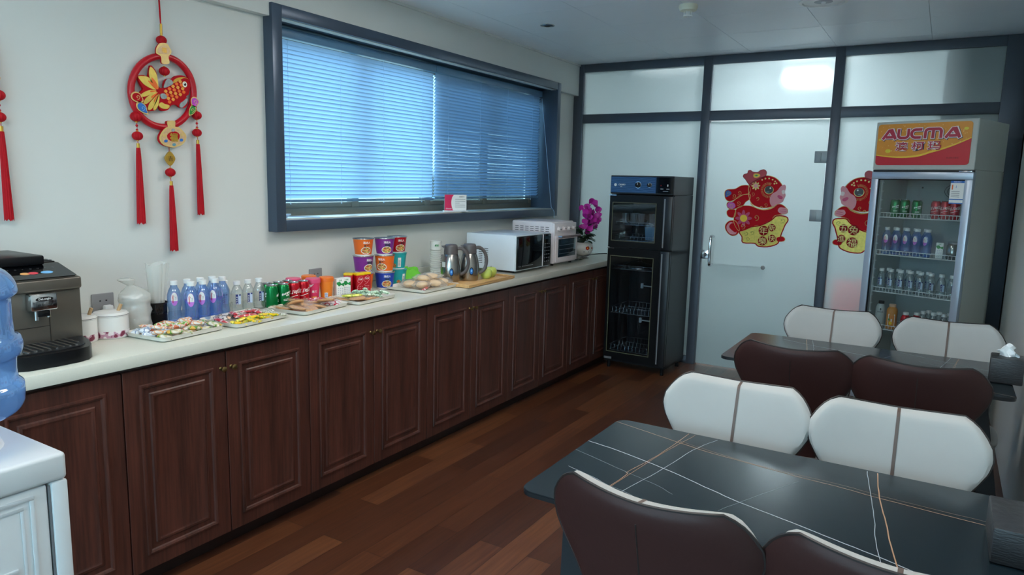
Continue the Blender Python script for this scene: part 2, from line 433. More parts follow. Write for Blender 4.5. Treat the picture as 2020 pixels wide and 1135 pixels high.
# window casing, sashes, blinds
b = MB(FRAME); FX = .062
ya, yb, z0, z1 = -.146, 2.735, 1.163, 2.226; ia, ib, j0, j1 = -.088, 2.682, 1.218, 2.170
for (y0, y1, q0, q1) in ((ya, ia, z0, z1), (ib, yb, z0, z1), (ia, ib, z0, j0), (ia, ib, j1, z1)):
    b.box(-.165, FX, y0, y1, q0, q1, bev=.002)
struct(b.build('window_1'))
struct(MB(SILL).box(-.165, .035, ia, ib, j0-.002, j0+.006, bev=.001).build('trim_3'))
b = MB(BRONZE); wx = -.16
cuts = [ia, .62, 1.30, 1.99, ib]
b.box(wx-.03, wx, ia, ib, j0, j0+.045, bev=.002); b.box(wx-.03, wx, ia, ib, j1-.05, j1, bev=.002)
for c in cuts: b.box(wx-.045, wx-.002, c-.028, c+.028, j0, j1, bev=.002)
for i in range(4): b.box(wx-.04, wx-.008, cuts[i], cuts[i+1], j0+.045, j0+.075, bev=.002)
struct(b.build('window_2'))
b = MB(GLASSW)
for i in range(4): b.box(wx-.026, wx-.022, cuts[i]+.028, cuts[i+1]-.028, j0+.07, j1-.05)
struct(b.build('window_3', smooth=False))
SCREEN = clear('dimming_film', (180, 190, 196), .0, diff=.15, drgb=(60, 66, 70))
struct(MB(SCREEN).box(wx-.075, wx-.073, 1.30, ib, j0+.03, j1-.03).build('window_dimming_sheet', smooth=False))  # added sheet behind the right panes that darkens that blind

CORD = mat('pale_blue_cord', (170, 205, 235), .5)
def blind(y0, y1, ztop, zbot, tilt, label, open_=0):
    L = y1-y0; H = ztop-zbot
    t = thing('venetian_blind', label, 'blind', (-.085, (y0+y1)/2, zbot), 0, 'venetian blinds in the window')
    hr = MB(mat('blind_rail', (92, 134, 168), .35)); hr.box(-.02, .022, -L/2, L/2, H-.045, H, bev=.002)
    hr.build('head_rail', t)
    s = MB(SLAT); n = int((H-.055)/.0212); w = .0125
    for i in range(n):
        z = .03+i*.0212; a = R(tilt+random.uniform(-2, 2)); pts = []
        for k in range(5):
            u = -1+k*.5; px = u*w; pz = .0016*(1-u*u)
            pts.append((px*cos(a)+pz*sin(a), px*sin(a)-pz*cos(a)))
        sag = random.uniform(-.0008, .0008)
        s.grid(lambda u, v, pts=pts, z=z, sag=sag: (pts[round(u*4)][0], (-L/2+.004)+v*(L-.008), z+pts[round(u*4)][1]+sag*sin(pi*v)), 4, 2)
    s.build('slats', t)
    br = MB(mat('blind_rail', (92, 134, 168), .35)); br.box(-.013, .013, -L/2+.003, L/2-.003, 0, .014, bev=.003); br.build('bottom_rail', t)
    c = MB(CORD)
    for f in (-.4, -.13, .13, .4): c.tube([(.016, f*L, .0), (.016, f*L, H-.04)], .0008, 5); c.sph((.016, f*L, -.008), .004, seg=8)
    c.build('ladder_cord', t)
    return t
blind(ia+.01, 1.255, 2.158, 1.300, 66, 'light blue venetian blind over the left, brighter half of the window')
blind(1.262, ib-.03, 2.158, 1.306, 50, 'light blue venetian blind over the right, darker half of the window')
c = MB(CORD); c.tube([(-.055, 2.63, 2.10), (.045, 2.66, 1.235), (.068, 2.67, 1.20), (.07, 2.672, 1.15)], .0022, 6)
tag(c.build('pull_cord'), 'pale blue blind cord hanging slanted across the right window reveal', 'cord')
c = MB(CORD)
c.tube(crom([(-.02, -.03, 1.235), (.02, .0, 1.232), (.05, .06, 1.229), (.06, .12, 1.226), (.045, .145, 1.228), (.02, .10, 1.230), (-.01, .03, 1.232)], 5), .0018, 6, closed=True)
for k in range(3): c.tube([(-.03+.004*k, -.065, 1.229+.006*k), (-.02, -.01+.01*k, 1.229+.006*k)], .004, 6)
tag(c.build('coiled_cord'), 'coiled light blue blind cord lying at the left end of the window sill', 'cord')

# sill card in an acrylic stand
t = thing('card_stand', 'pink and white notice card in a clear stand on the window sill', 'card stand', (.0, 1.395, 1.2245), R(-38))
b = MB(CREAMTXT); b.box(-.001, .0, -.075, .075, .008, .112); 
pk = MB(mat('card_pink', (222, 36, 92), .4)); pk.m = pk.m
pp = [(-.075, .008), (-.018, .008)]+[(-.018-.012*sin(pi*k/8), .008+.104*k/8) for k in range(1, 8)]+[(-.012, .112), (-.075, .112)]
pk.prism(pp, .0002, .001, 'x')
txt(pk, '乐', .010, flat((.0014, -.062, .02), (0, 1, 0), (0, 0, 1)), CREAMTXT)
txt(pk, '便民服务', .007, flat((.0014, -.042, .02), (0, 1, 0), (0, 0, 1)), CREAMTXT)
txt(b, '温馨提示', .009, flat((.0006, .043, .10), (0, 1, 0), (0, 0, 1)), INK)
for k in range(5): b.box(.0002, .0005, -.003+.0, .068-.02*(k == 2)*2, .082-k*.013, .084-k*.013, GREY)
b.build('card', t); pk.build('pink_panel', t)
a = MB(CLEARP); a.box(-.004, -.002, -.08, .08, .0, .115); a.build('acrylic_stand', t, smooth=False)
a = MB(WHITE); a.box(-.02, .02, -.085, .085, 0, .007, bev=.002); a.build('base', t)

# ---------------------------------------------------------------- partition
ZM0, ZM1, ZT = 1.939, 2.012, 2.358
b = MB(PFRAME)
def post(x0, x1, z0=0, z1=ZC): b.box(x0, x1, YP, YP+.07, z0, z1, bev=.002)
post(.0, .087); post(1.108, 1.174); post(2.038, 2.102); post(3.03, XR)
b.box(.0, XR, YP+.002, YP+.068, ZT, ZC, bev=.002); b.box(.087, 3.03, YP+.004, YP+.066, ZM0, ZM1, bev=.002)
b.box(.087, 1.108, YP+.004, YP+.066, 0, .06, bev=.002); b.box(2.102, 3.03, YP+.004, YP+.066, 0, .06, bev=.002)
struct(b.build('wall_back'))
GLY = YP+.025
def pane(n, x0, x1, z0, z1): return struct(MB(FROST).box(x0, x1, GLY, GLY+.008, z0, z1).build(n, smooth=False))
pane('window_5', .087, 1.108, ZM1, ZT); pane('window_6', 1.174, 2.038, ZM1, ZT); pane('window_7', 2.102, 3.03, ZM1, ZT)
pane('window_8', .087, 1.108, .06, ZM0); pane('window_9', 2.102, 3.03, .06, ZM0)
door = struct(MB(FROST).box(1.182, 2.032, GLY, GLY+.01, .012, 1.93).build('door_1', smooth=False))
for z in (1.663, 1.242):
    h = MB(CHROME); h.m = HINGE; h.box(1.955, 2.05, YP+.008, GLY, z-.042, z+.042, bev=.003); h.box(1.99, 2.0, YP+.002, YP+.01, z-.03, z+.03, bev=.002); h.build('hinge', door)
h = MB(CHROME); h.box(1.165, 1.235, YP+.006, GLY, .865, .935, bev=.003); h.cyl((1.2, YP+.012, .9), (1.2, YP-.014, .9), .022); h.box(1.196, 1.204, YP-.03, YP-.01, .878, .922, bev=.002)
h.build('lock', door)
h = MB(CHROME); h.tube(crom([(1.262, GLY, 1.045), (1.262, YP-.03, 1.05), (1.262, YP-.05, 1.03), (1.262, YP-.055, .935), (1.262, YP-.05, .84), (1.262, YP-.03, .822), (1.262, GLY, .825)], 4, False), .011, 10)
h.build('handle', door)
h = MB(CHROME); h.tube([(1.262, GLY+.030, .831), (1.66, GLY+.030, .831)], .013, 10, m=WHITE); h.tube([(1.655, GLY+.03, .831), (1.655, GLY-.01, .831)], .009, 10); h.cyl((1.655, GLY-.001, .831), (1.655, GLY-.014, .831), .016)
h.build('towel_bar', door)

# corridor beyond the frosted partition
cw = mat('corridor_paint', (200, 208, 206), .8)
for k in range(3): struct(MB(emis('corridor_fill_glow', (236, 240, 244), 4.4)).box(.2+1.25*k, .8+1.25*k, 3.7, 4.3, 2.585, 2.598).build('ceiling_corridor_fill'))  # unseen fill panels, added to brighten the frosted glass from behind
b = MB(cw); b.box(-.3, 4.4, 4.7, 4.8, 0, 2.7); b.box(-.4, -.3, YP+.0, 4.8, 0, 2.7); b.box(4.4, 4.5, YP-.1, 4.8, 0, 2.7); b.box(XR, 4.5, YP-.1, YP, 0, 2.7)
struct(b.build('wall_corridor'))
struct(MB(mat('corridor_floor', (70, 80, 82), .4)).box(-.3, 4.4, YP+.06, 4.7, -.05, 0).build('floor_corridor'))
struct(MB(mat('corridor_ceiling', (190, 196, 198), .7)).box(-.3, 4.4, YP+.06, 4.7, 2.6, 2.7).build('ceiling_corridor'))
struct(MB(mat('dark_column', (34, 42, 50), .5)).box(2.71, 3.3, YP+.075, YP+.5, 0, 2.6).build('wall_column'))
tag(MB(emis('hotspot_glow_box', (240, 248, 255), 90)).box(1.64, 1.92, 3.42, 3.62, 2.25, 2.33).build('hotspot_glow_box'), 'glowing box added behind the pane above the glass door for its bright spot', 'glow box')  # added emitter that puts the bright spot on the frosted pane
tag(MB(mat('red_poster', (235, 24, 40), .5)).add([(2.13, YP+.10, .44), (2.36, YP+.10, .44), (2.36, YP+.30, .76), (2.13, YP+.30, .76), (2.13, YP+.32, .44), (2.36, YP+.32, .44), (2.36, YP+.32, .76), (2.13, YP+.32, .76)], [(0, 1, 2, 3), (3, 2, 6, 7), (0, 3, 7, 4), (1, 5, 6, 2), (0, 4, 5, 1), (4, 7, 6, 5)]).build('red_display_board'), 'blurred red board standing behind the frosted glass left of the display fridge', 'board')

# ---------------------------------------------------------------- lights
LAMP = emis('panel_diffuser', (255, 250, 243), 11.5)
for (x, y, lb) in ((1.35, .25, 'square ceiling light panel nearest the window, over the counter aisle'), (2.2, -.9, 'square ceiling light panel above the near dining table'), (1.35, -2.3, 'square ceiling light panel at the entrance end of the room')):
    t = thing('ceiling_light', lb, 'ceiling light', (x, y, ZC), 0, 'ceiling light panels')
    f = MB(WHITE); f.box(-.3, .3, -.3, -.285, -.012, -.0005); f.box(-.3, .3, .285, .3, -.012, -.0005); f.box(-.3, -.285, -.285, .285, -.012, -.0005); f.box(.285, .3, -.285, .285, -.012, -.0005); f.build('frame', t)
    MB(LAMP).box(-.285, .285, -.285, .285, -.008, -.0008).build('diffuser', t, smooth=False)
# small fittings on the ceiling
t = thing('smoke_detector', 'white round smoke detector on the ceiling above the aisle', 'smoke detector', (1.479, 1.518, ZC))
b = MB(mat('detector_ivory', (236, 234, 214), .4)); b.lathe([(.05, -.0), (.052, -.012), (.045, -.03), (.028, -.036)]); b.build('base', t)
b = MB(WHITE)
for k in range(8):
    a = k*pi/4; b.box(.022*cos(a)-.002, .022*cos(a)+.002, .022*sin(a)-.002, .022*sin(a)+.002, -.056, -.034)
b.lathe([(.026, -.062), (.026, -.056)]); b.lathe([(.012, -.056), (.012, -.034)]); b.build('sensor_cage', t)
t = thing('round_speaker', 'large flush round white disc fitting at the top edge, right of the smoke detector', 'ceiling speaker', (2.141, 1.735, ZC+.003))
b = MB(WHITE); b.lathe([(.125, 0), (.122, -.01), (.105, -.014), (.1, -.008)], seg=40); b.build('rim', t)
b = MB(mat('speaker_grille', (170, 178, 184), .5)); b.lathe([(.1, -.006), (.02, -.009)], seg=32); b.lathe([(.012, -.016), (.012, -.008)], m=WHITE); b.build('grille', t)
t = thing('sprinkler_cap', 'small round recessed metal fitting on the ceiling near the window wall', 'ceiling fitting', (.527, 1.636, ZC+.003))
b = MB(CHROME); b.lathe([(.048, 0), (.046, -.006), (.034, -.008)], seg=24); b.build('rim', t)
b = MB(DGREY); b.lathe([(.033, -.004), (.012, -.012)], seg=20); b.build('nozzle', t)

# ---------------------------------------------------------------- base cabinets
def door_mesh(w, h, mk):
    b = MB(WOOD); T = .018
    b.ang = 25
    prof = [(0, 0), (.001, .0015), (.052, .0015), (.054, .0075), (.060, .0085), (.066, .0055), (.069, .0), (.086, .0), (.090, .0045), (.098, .006), (.104, .003), (.112, .001)]
    loops = []
    for ins, d in prof:
        loops.append([(d, -w/2+ins, ins), (d, w/2-ins, ins), (d, w/2-ins, h-ins), (d, -w/2+ins, h-ins)])
    V = [(-T, -w/2, 0), (-T, w/2, 0), (-T, w/2, h), (-T, -w/2, h)]+[p for l in loops for p in l]; F = [(3, 2, 1, 0)]
    for i in range(len(loops)):
        for j in range(4):
            k = (j+1) % 4; F.append((i*4+j, i*4+k, (i+1)*4+k, (i+1)*4+j))
    L = len(loops)*4; F.append((L, L+1, L+2, L+3))
    return b.add(V, F)
CX = .58; ZB, ZD = .075, .785
edges = [-2.425, -2.02, -1.622, -1.224, -.835, -.432, -.036, .366, .765, 1.169, 1.565, 1.976, 2.369, 2.77]
units = [(1, 2, 3), (3, 4, 5), (5, 6, 7), (7, 8, 9), (9, 10, 11), (11, 12, 13)]
ulab = ['first base cabinet from the left, mostly behind the water dispenser', 'second base cabinet from the left, below the coffee machine and canisters', 'third base cabinet from the left, below the snack trays',
        'fourth base cabinet from the left, below the noodle cups and steel jugs', 'fifth base cabinet from the left, below the microwave', 'last base cabinet, beside the black disinfection cabinet']
for (i, k, l), lb in zip(units, ulab):
    y0, y1, y2 = edges[i], edges[k], edges[l]
    t = thing('base_cabinet', 'dark walnut '+lb, 'cabinet', (0, (y0+y2)/2, 0), 0, 'walnut base cabinets')
    c = (y0+y2)/2
    bd = MB(WOODD); W2 = (y2-y0)/2-.0005
    bd.box(.005, CX-.022, -W2, W2, .07, .80, bev=.001); bd.box(.005, CX-.06, -W2, W2, 0, .07); bd.build('body', t)
    for (a, d, kn) in ((y0, y1, y1-.022), (y1, y2, y1+.022)):
        w = d-a-.004
        dm = door_mesh(w, ZD-ZB, 0).build('door', t, loc=(CX-.002, (a+d)/2-c, ZB))
        if not (i == 1 and kn < y1):
            k_ = MB(BRASS); k_.lathe([(.007, 0), (.004, .004), (.004, .014), (.010, .018), (.011, .024), (.006, .027)], seg=12)
            ko = k_.build('knob', dm, loc=(.001, kn-(a+d)/2, .724-ZB)); ko.rotation_euler = (0, R(90), 0)
tag(MB(WOOD).box(.005, CX, 2.771, YP-.003, .0, .80, bev=.001).build('filler_panel'), 'plain walnut end panel in the corner behind the disinfection cabinet', 'panel')
b = MB(COUNTER); b.box(.002, .605, -2.45, YP-.004, .803, .845, bev=.003); b.build('c')
wt = bpy.data.objects['c']; wt.name = 'worktop'
tag(wt, 'long cream quartz worktop running along the window wall', 'worktop')
u = MB(COUNTER); u.box(.002, .017, -2.45, YP-.004, .8455, .885, bev=.002); u.build('upstand', wt)
# wall sockets
def socket(y, z, lb, plug=False):
    t = thing('wall_socket', lb, 'socket', (0, y, z), 0, 'grey wall sockets')
    b = MB(mat('socket_grey', (138, 139, 142), .4)); b.box(.0005, .009, -.043, .043, -.043, .043, bev=.003); b.build('plate', t)
    b = MB(INK)
    for s in (-1, 1):
        b.box(.0092, .0098, s*.012-.003, s*.012+.003, .012, .017); b.box(.0092, .0098, s*.010-.004, s*.010+.004, -.022, -.019)
    b.build('pin_hole', t)
    if plug:
        p = thing('power_plug', 'white plug pushed into the socket beside the coffee machine', 'plug', (.0, y+.01, z-.02))
        q = MB(WHITE); q.box(.0100, .035, -.017, .017, -.017, .017, bev=.006); q.build('plug_body', p)
        q = MB(mat('cable_grey', (150, 160, 172), .5)); q.tube(crom([(.035, 0, -.0), (.05, -.01, -.008), (.055, -.03, -.018), (.05, -.05, -.020)], 4, False), .0045, 8); q.build('cable', p)
socket(-.961, .915, 'grey wall socket with a white plug, right of the coffee machine', True)
socket(.146, .912, 'grey wall socket half hidden behind the orange cups')
socket(1.215, .905, 'grey wall socket behind the steel jugs, left of the microwave')

# ================================================================== COFFEE MACHINE
t = thing('coffee_machine', 'titanium grey and black bean-to-cup coffee machine on the left end of the worktop', 'coffee machine', (0, -1.37, .846))
b = MB(TITAN); W = .135
b.box(.06, .385, -W, W, .02, .215, bev=.004)
b.box(.06, .40, -W, W, .205, .246, bev=.008, seg=3)
b.add([(.40, -W+.008, .245), (.40, W-.008, .245), (.27, W-.008, .281), (.27, -W+.008, .281), (.06, -W+.008, .281), (.06, W-.008, .281), (.06, W-.008, .24), (.06, -W+.008, .24)],
      [(0, 1, 2, 3), (3, 2, 5, 4), (1, 6, 5, 2), (0, 3, 4, 7), (0, 7, 6, 1)])
b.box(.385, .3862, .0345, .0355, .03, .20, INK); b.box(.385, .3862, -.1055, -.1045, .03, .20, INK); b.box(.3852, .3862, -.105, .035, .0925, .094, INK); b.build('body', t)
b = MB(BLACKG); sl = Vector((.13, 0, -.036)).normalized(); u = Vector((0, 1, 0)); o = Vector((.335, 0, .2635)); nn = Vector((.036, 0, .13)).normalized()
P = rrect(-W+.012, W-.012, -.062, .060, .012)
b.add([o+u*p[0]-sl*p[1]+nn*.003 for p in P]+[o+u*p[0]-sl*p[1]+nn*.0002 for p in P], [tuple(range(len(P)))[::1]]+[(i, len(P)+i, len(P)+(i+1) % len(P), (i+1) % len(P)) for i in range(len(P))])
b.build('control_panel', t)
for nm, cl, yy, aa, bb in (('touch_icon', (240, 176, 110), -.012, .014, .010), ('touch_icon', (226, 70, 88), .011, .015, .010), ('touch_icon', (120, 190, 240), .052, .018, .011)):
    b = MB(mat('icon_%d' % cl[2], cl, .4)); fn = flat(o+nn*.0035-sl*-.022*-1.2+sl*.045+u*yy, u, -sl); P = ellipse(aa, bb)
    b.add([fn(*p) for p in P], [tuple(range(len(P)))]); b.build(nm, t)
b = MB(GREY)
for k in range(9): txt(b, 'oDUoPoUDo'[k], .006, flat(o+nn*.0036-sl*.018+u*(-.09+.022*k), u, -sl), GREY)
b.build('panel_print', t)
b = MB(BLACK); b.box(.06, .30, -W-.04, .073, .280, .311, bev=.006); b.box(.07, .26, .078, .122, .2815, .285, bev=.001)
for k in range(7): b.box(.075+.026*k, .089+.026*k, .08, .12, .285, .288)
b.build('bean_hopper', t)
b = MB(CHROME); b.box(.386, .425, -.034, .044, .150, .204, bev=.005); b.build('spout_block', t)
b = MB(INK); P = ellipse(.026, .0075, 24); fn = flat((.4254, .006, .187), (0, 1, 0), (0, 0, 1)); b.add([fn(*p) for p in P], [tuple(range(len(P)))])
txt(b, 'DeLonghi', .0085, flat((.426, .006, .187), (0, 1, 0), (0, 0, 1)), CREAMTXT, .01); txt(b, 'MAGNIFICA', .006, flat((.4255, .008, .168), (0, 1, 0), (0, 0, 1)), DGREY); txt(b, 'START', .004, flat((.4255, .008, .159), (0, 1, 0), (0, 0, 1)), DGREY)
b.build('badge', t)
b = MB(BLACK); b.box(.392, .42, -.012, .022, .13, .1495, bev=.003); b.cyl((.41, -.014, .1495), (.41, -.014, .120), .006, m=CHROME); b.cyl((.41, .022, .1495), (.41, .022, .126), .006, m=CHROME); b.build('coffee_spout', t)
b = MB(CHROME); b.cyl((.41, -.122, .06), (.41, -.122, .19), .010); b.box(.386, .412, -.127, -.117, .17, .19, bev=.002); b.build('steam_wand', t)
b = MB(BLACK)
P = [(.37, -.14), (.53, -.14), (.555, -.11), (.562, -.03), (.560, .03), (.548, .065), (.52, .09), (.45, .118), (.37, .136)]
b.prism(P, 0, .042, 'z'); b.build('drip_tray', t)
b = MB(CHROME); b.prism([(.392, -W+.01), (.525, -W+.01), (.54, -.02), (.53, .05), (.50, .08), (.44, .105), (.392, .118)], .0425, .045, 'z', m=BLACKM)
for k in range(10): b.box(.40, .515-(.03 if k > 8 else 0), -.112+.0195*k, -.105+.0195*k, .045, .0475)
b.build('drip_grate', t)

# ================================================================== WATER DISPENSER
t = thing('water_dispenser', 'white floor-standing water dispenser in the lower left corner of the room', 'water dispenser', (1.245, -1.96, 0))
DW = mat('dispenser_white', (208, 212, 214), .4, vary=.02)
b = MB(DW); b.box(-.165, .160, -.16, .125, .03, .845, bev=.006); b.box(-.165, .165, -.165, .16, .846, .90, bev=.008, seg=3); b.box(-.16, .165, .130, .16, .03, .845, bev=.005)
b.build('body', t)
b = MB(mat('panel_white', (200, 206, 210), .45))
def ring(b, y0, y1, z0, z1, w, x, h):
    for (a, c, d, e) in ((y0, y1, z0, z0+w), (y0, y1, z1-w, z1), (y0, y0+w, z0+w, z1-w), (y1-w, y1, z0+w, z1-w)): b.box(x, x+h, a, c, d, e, bev=.001)
ring(b, -.13, .100, .10, .832, .008, .160, .003); ring(b, -.115, .082, .12, .815, .006, .160, .002)
for k in range(9): b.box(.159, .165, -.10, .066, .53+.02*k, .541+.02*k, bev=.002)
b.build('side_panel', t)
b = MB(GREY); b.box(.1585, .1605, .1255, .1295, .05, .84); b.build('gap_trim', t)
b = MB(WHITE); b.lathe([(.09, 0), (.085, .012), (.05, .016), (.045, .004)], c=(-.005, .03, .9), seg=32); b.build('bottle_collar', t)
t = thing('water_bottle', 'large translucent blue water bottle upside down on the white dispenser', 'water cooler bottle', (1.24, -1.93, .908))
pr = [(.022, -.02), (.024, .02), (.03, .028), (.075, .045), (.115, .06), (.128, .075), (.131, .09), (.131, .115), (.122, .125), (.122, .165), (.131, .175), (.134, .19), (.131, .205), (.121, .213), (.120, .275), (.124, .285), (.131, .292), (.131, .302), (.127, .315), (.115, .332), (.09, .344), (.03, .35)]
b = MB(COOLB); b.ang = 60; b.lathe(crom(pr, 2, False), seg=48); b.build('bottle_shell', t)
b = MB(mat('bottle_cap_blue', (90, 140, 210), .4)); b.lathe([(.028, -.006), (.028, .012)], seg=24); b.build('cap', t)

# ================================================================== MICROWAVE, OVEN
t = thing('microwave', 'white microwave with a black glass front beside the steel jugs', 'microwave', (.09, 1.625, .846))
W = .225; D = .38; H = .245
b = MB(WHITEM); b.box(0, D, -W, W, .014, H, bev=.005); b.box(D+.0005, D+.008, -W, W, .014, H, bev=.002)
for i in range(2):
    for k in range(9): b.box(.10+.045*i, .13+.045*i, -W-.0006, -W+.001, .05+.012*k, .054+.012*k, DGREY)
b.build('body', t)
b = MB(BLACKG); b.box(D+.0085, D+.022, -W+.003, .105, .022, H-.006, bev=.004); b.build('door', t)
b2 = MB(BLACKG); b2.box(D+.0085, D+.022, .112, W-.003, .022, H-.006, bev=.004); cp = b2.build('control_panel', t)
b = MB(GREY)
for r in range(6):
    for c in range(3): b.box(D+.0222, D+.0226, .128+.028*c, .144+.028*c, .05+.024*r, .055+.024*r)
b.box(D+.0222, D+.0226, .125, .205, .205, .225, mat('display_dark', (30, 50, 60), .2)); b.build('keypad', cp)
b = MB(WHITE); b.box(D+.012, D+.0235, .105, .112, .022, H-.006, bev=.002); b.build('door_edge', t)
b = MB(BLACK)
for x in (.04, D-.04):
    for y in (-W+.04, W-.04): b.cyl((x, y, 0), (x, y, .016), .012)
b.build('foot', t)
b = MB(GREY); txt(b, 'Midea', .009, flat((D+.0224, -W+.03, .045), (0, 1, 0), (0, 0, 1)), GREY); 
for k in range(9): b.box(D+.0222, D+.0226, -W+.06+.016*k, -W+.072+.016*k, .042, .047)
b.build('brand_print', t)

t = thing('toaster_oven', 'pale pink toaster oven with four knobs between microwave and orchid', 'oven', (.11, 2.115, .846))
W = .172; D = .355; H = .312
b = MB(PINKM); b.box(0, D-.02, -W, W, .016, H, bev=.014, seg=3)
b.box(D-.03, D, -W, W, .016, H-.01, bev=.006)
for i in range(7):
    for k in range(6): b.box(.03+.042*i, .058+.042*i, -W-.0006, -W+.002, .20+.014*k, .204+.014*k, DGREY)
b.build('body', t)
b = MB(mat('oven_door_pink', (228, 214, 214), .3)); b.box(D+.0005, D+.014, -W+.003, W-.003, .025, .215, bev=.004); dr = b.build('door', t)
b = MB(mat('oven_window', (26, 46, 60), .08, coat=.6)); b.box(D+.0145, D+.0155, -W+.035, W-.035, .06, .19, bev=.0004)
b.build('window', dr)
b = MB(GREY)
for k in range(3): b.tube([(D+.016, -W+.05, .085+.03*k), (D+.016, W-.06, .085+.03*k)], .0012, 5)
b.build('rack', dr)
b = MB(mat('handle_taupe', (120, 100, 98), .4)); b.tube([(D+.045, -W+.03, .208), (D+.045, W-.02, .208)], .008, 10)
b.cyl((D+.01, -W+.035, .208), (D+.048, -W+.035, .208), .009, m=CHROME); b.cyl((D+.01, W-.03, .208), (D+.048, W-.03, .208), .009, m=CHROME); b.build('handle', dr)
for k in range(4):
    b = MB(CHROME); b.lathe([(.017, 0), (.017, .004), (.013, .006), (.012, .02), (.003, .021)], seg=20, m=PINKM); b.box(-.0015, .0015, -.011, .011, .021, .024, CHROME)
    ko = b.build('knob', t, loc=(D, -.115+.075*k, .262)); ko.rotation_euler = (0, R(90), R(0))
b = MB(BLACK)
for x in (.03, D-.03):
    for y in (-W+.03, W-.03): b.cyl((x, y, 0), (x, y, .018), .012)
b.build('foot', t)
b = MB(BLACK); b.tube(crom([(.44, 2.33, .862), (.43, 2.42, .856), (.36, 2.6, .853), (.34, 2.8, .853), (.36, 2.95, .853), (.40, 3.02, .853)], 5, False), .004, 6)
tag(b.build('power_cable'), 'thin black cable on the worktop running from the pink oven past the flower pot', 'cable')

# ================================================================== ORCHID
t = thing('potted_orchid', 'magenta artificial orchid in a white pot at the far end of the worktop', 'plant', (.285, 2.80, .846))
b = MB(mat('pot_glaze', (232, 228, 220), .25, coat=.4)); b.ang = 60; b.lathe(crom([(.035, 0), (.055, .012), (.075, .045), (.078, .075), (.066, .102), (.058, .108), (.052, .104), (.02, .098)], 3, False), seg=36); pot = b.build('pot', t)
b = MB(RED)
fn = wrap(.0795, R(-40), .066)
for k in range(5): wrap_poly(b, ellipse(.008, .007, 10, .010*cos(k*1.257), .010*sin(k*1.257)), lambda a, c: fn(a, c), RED)
wrap_poly(b, ellipse(.005, .005, 10), lambda a, c: wrap(.0805, R(-40), .066)(a, c), YELLOW)
for k in range(5): wrap_poly(b, ellipse(.004, .004, 8, .045+.005*cos(k*1.257), .005*sin(k*1.257)), lambda a, c: fn(a, c), RED)
for a0 in (-.028, .01): wrap_poly(b, ellipse(.007, .0022, 8, a0, -.03), lambda a, c: wrap(.0785, R(-40), .066)(a, c), INK)
b.build('painted_face', pot)
LEAF = mat('leaf_green', (34, 78, 50), .45, vary=.3, scale=40)
b = MB(LEAF); b.ang = 50
rnd = random.Random(3)
for k in range(44):
    a = rnd.uniform(0, 2*pi); L = rnd.uniform(.05, .085); up = rnd.uniform(.1, 1.6); w = rnd.uniform(.018, .030)
    b.T = Matrix.Translation((.02*cos(a), .02*sin(a), .095+rnd.uniform(0, .13))) @ Matrix.Rotation(a, 4, 'Z') @ Matrix.Rotation(-up*.6, 4, 'Y')
    b.grid(lambda u, v: (u*L, (v-.5)*2*w*sin(pi*min(1, u*.92+.06))**.7, .006*(1-(2*v-1)**2)*-1-.35*L*u*u), 6, 2)
b.T = Matrix(); b.build('leaves', t)
b = MB(mat('stem_green', (70, 110, 60), .5))
stems = [[(0, 0, .1), (-.01, .02, .25), (.0, .05, .38), (.03, .09, .43)], [(0, 0, .1), (.02, -.02, .22), (.03, -.06, .33), (.03, -.11, .38)], [(0, 0, .1), (.0, .03, .22), (.02, .09, .30), (.03, .14, .30)]]
for s_ in stems: b.tube(crom(s_, 5, False), .0025, 6)
b.build('stems', t)
PET = mat('orchid_centre', (120, 10, 80), .5)
fl = []
for k in range(60):
    s_ = stems[k % 3]; f = rnd.uniform(.4, 1); q = Vector(crom(s_, 5, False)[int(f*(len(crom(s_, 5, False))-1))])
    fl.append(q+Vector((rnd.uniform(-.01, .06), rnd.uniform(-.06, .06), rnd.uniform(-.055, .04))))
def blossom():
    b = MB(MAGENTA); b.ang = 50
    for k, (an, L, w) in enumerate(((90, .026, .013), (210, .026, .012), (330, .026, .012), (30, .028, .019), (150, .028, .019))):
        a = R(an); d = Vector((0, cos(a), sin(a))); s2 = Vector((0, -sin(a), cos(a)))
        b.grid(lambda u, v: Vector((.003+.006*u*u+(.001 if k > 2 else 0), 0, 0))+d*(u*L)+s2*((v-.5)*2*w*sin(pi*(.12+.85*u))**.6), 4, 4)
    b.lathe([(.001, -.0), (.004, .006), (.001, .011)], c=(0, 0, -.003), seg=8, m=PET)
    return b
bl = blossom().build('blossom', t)
for k, q in enumerate(fl):
    o = bl if k == 0 else bl.copy()
    if k: COL.objects.link(o); o.parent = t
    o.location = q; o.rotation_euler = (rnd.uniform(-.4, .4), rnd.uniform(-.5, .4), R(-35)+rnd.uniform(-.9, .9))
b = MB(clear('dark_green_glass', (90, 110, 70), .15, diff=.4, drgb=(60, 72, 48))); b.box(.30, .42, 2.40, 2.62, .8462, .852, bev=.002)
tag(b.build('glass_mat'), 'dark green glassy mat lying on the worktop in front of the orchid', 'mat')

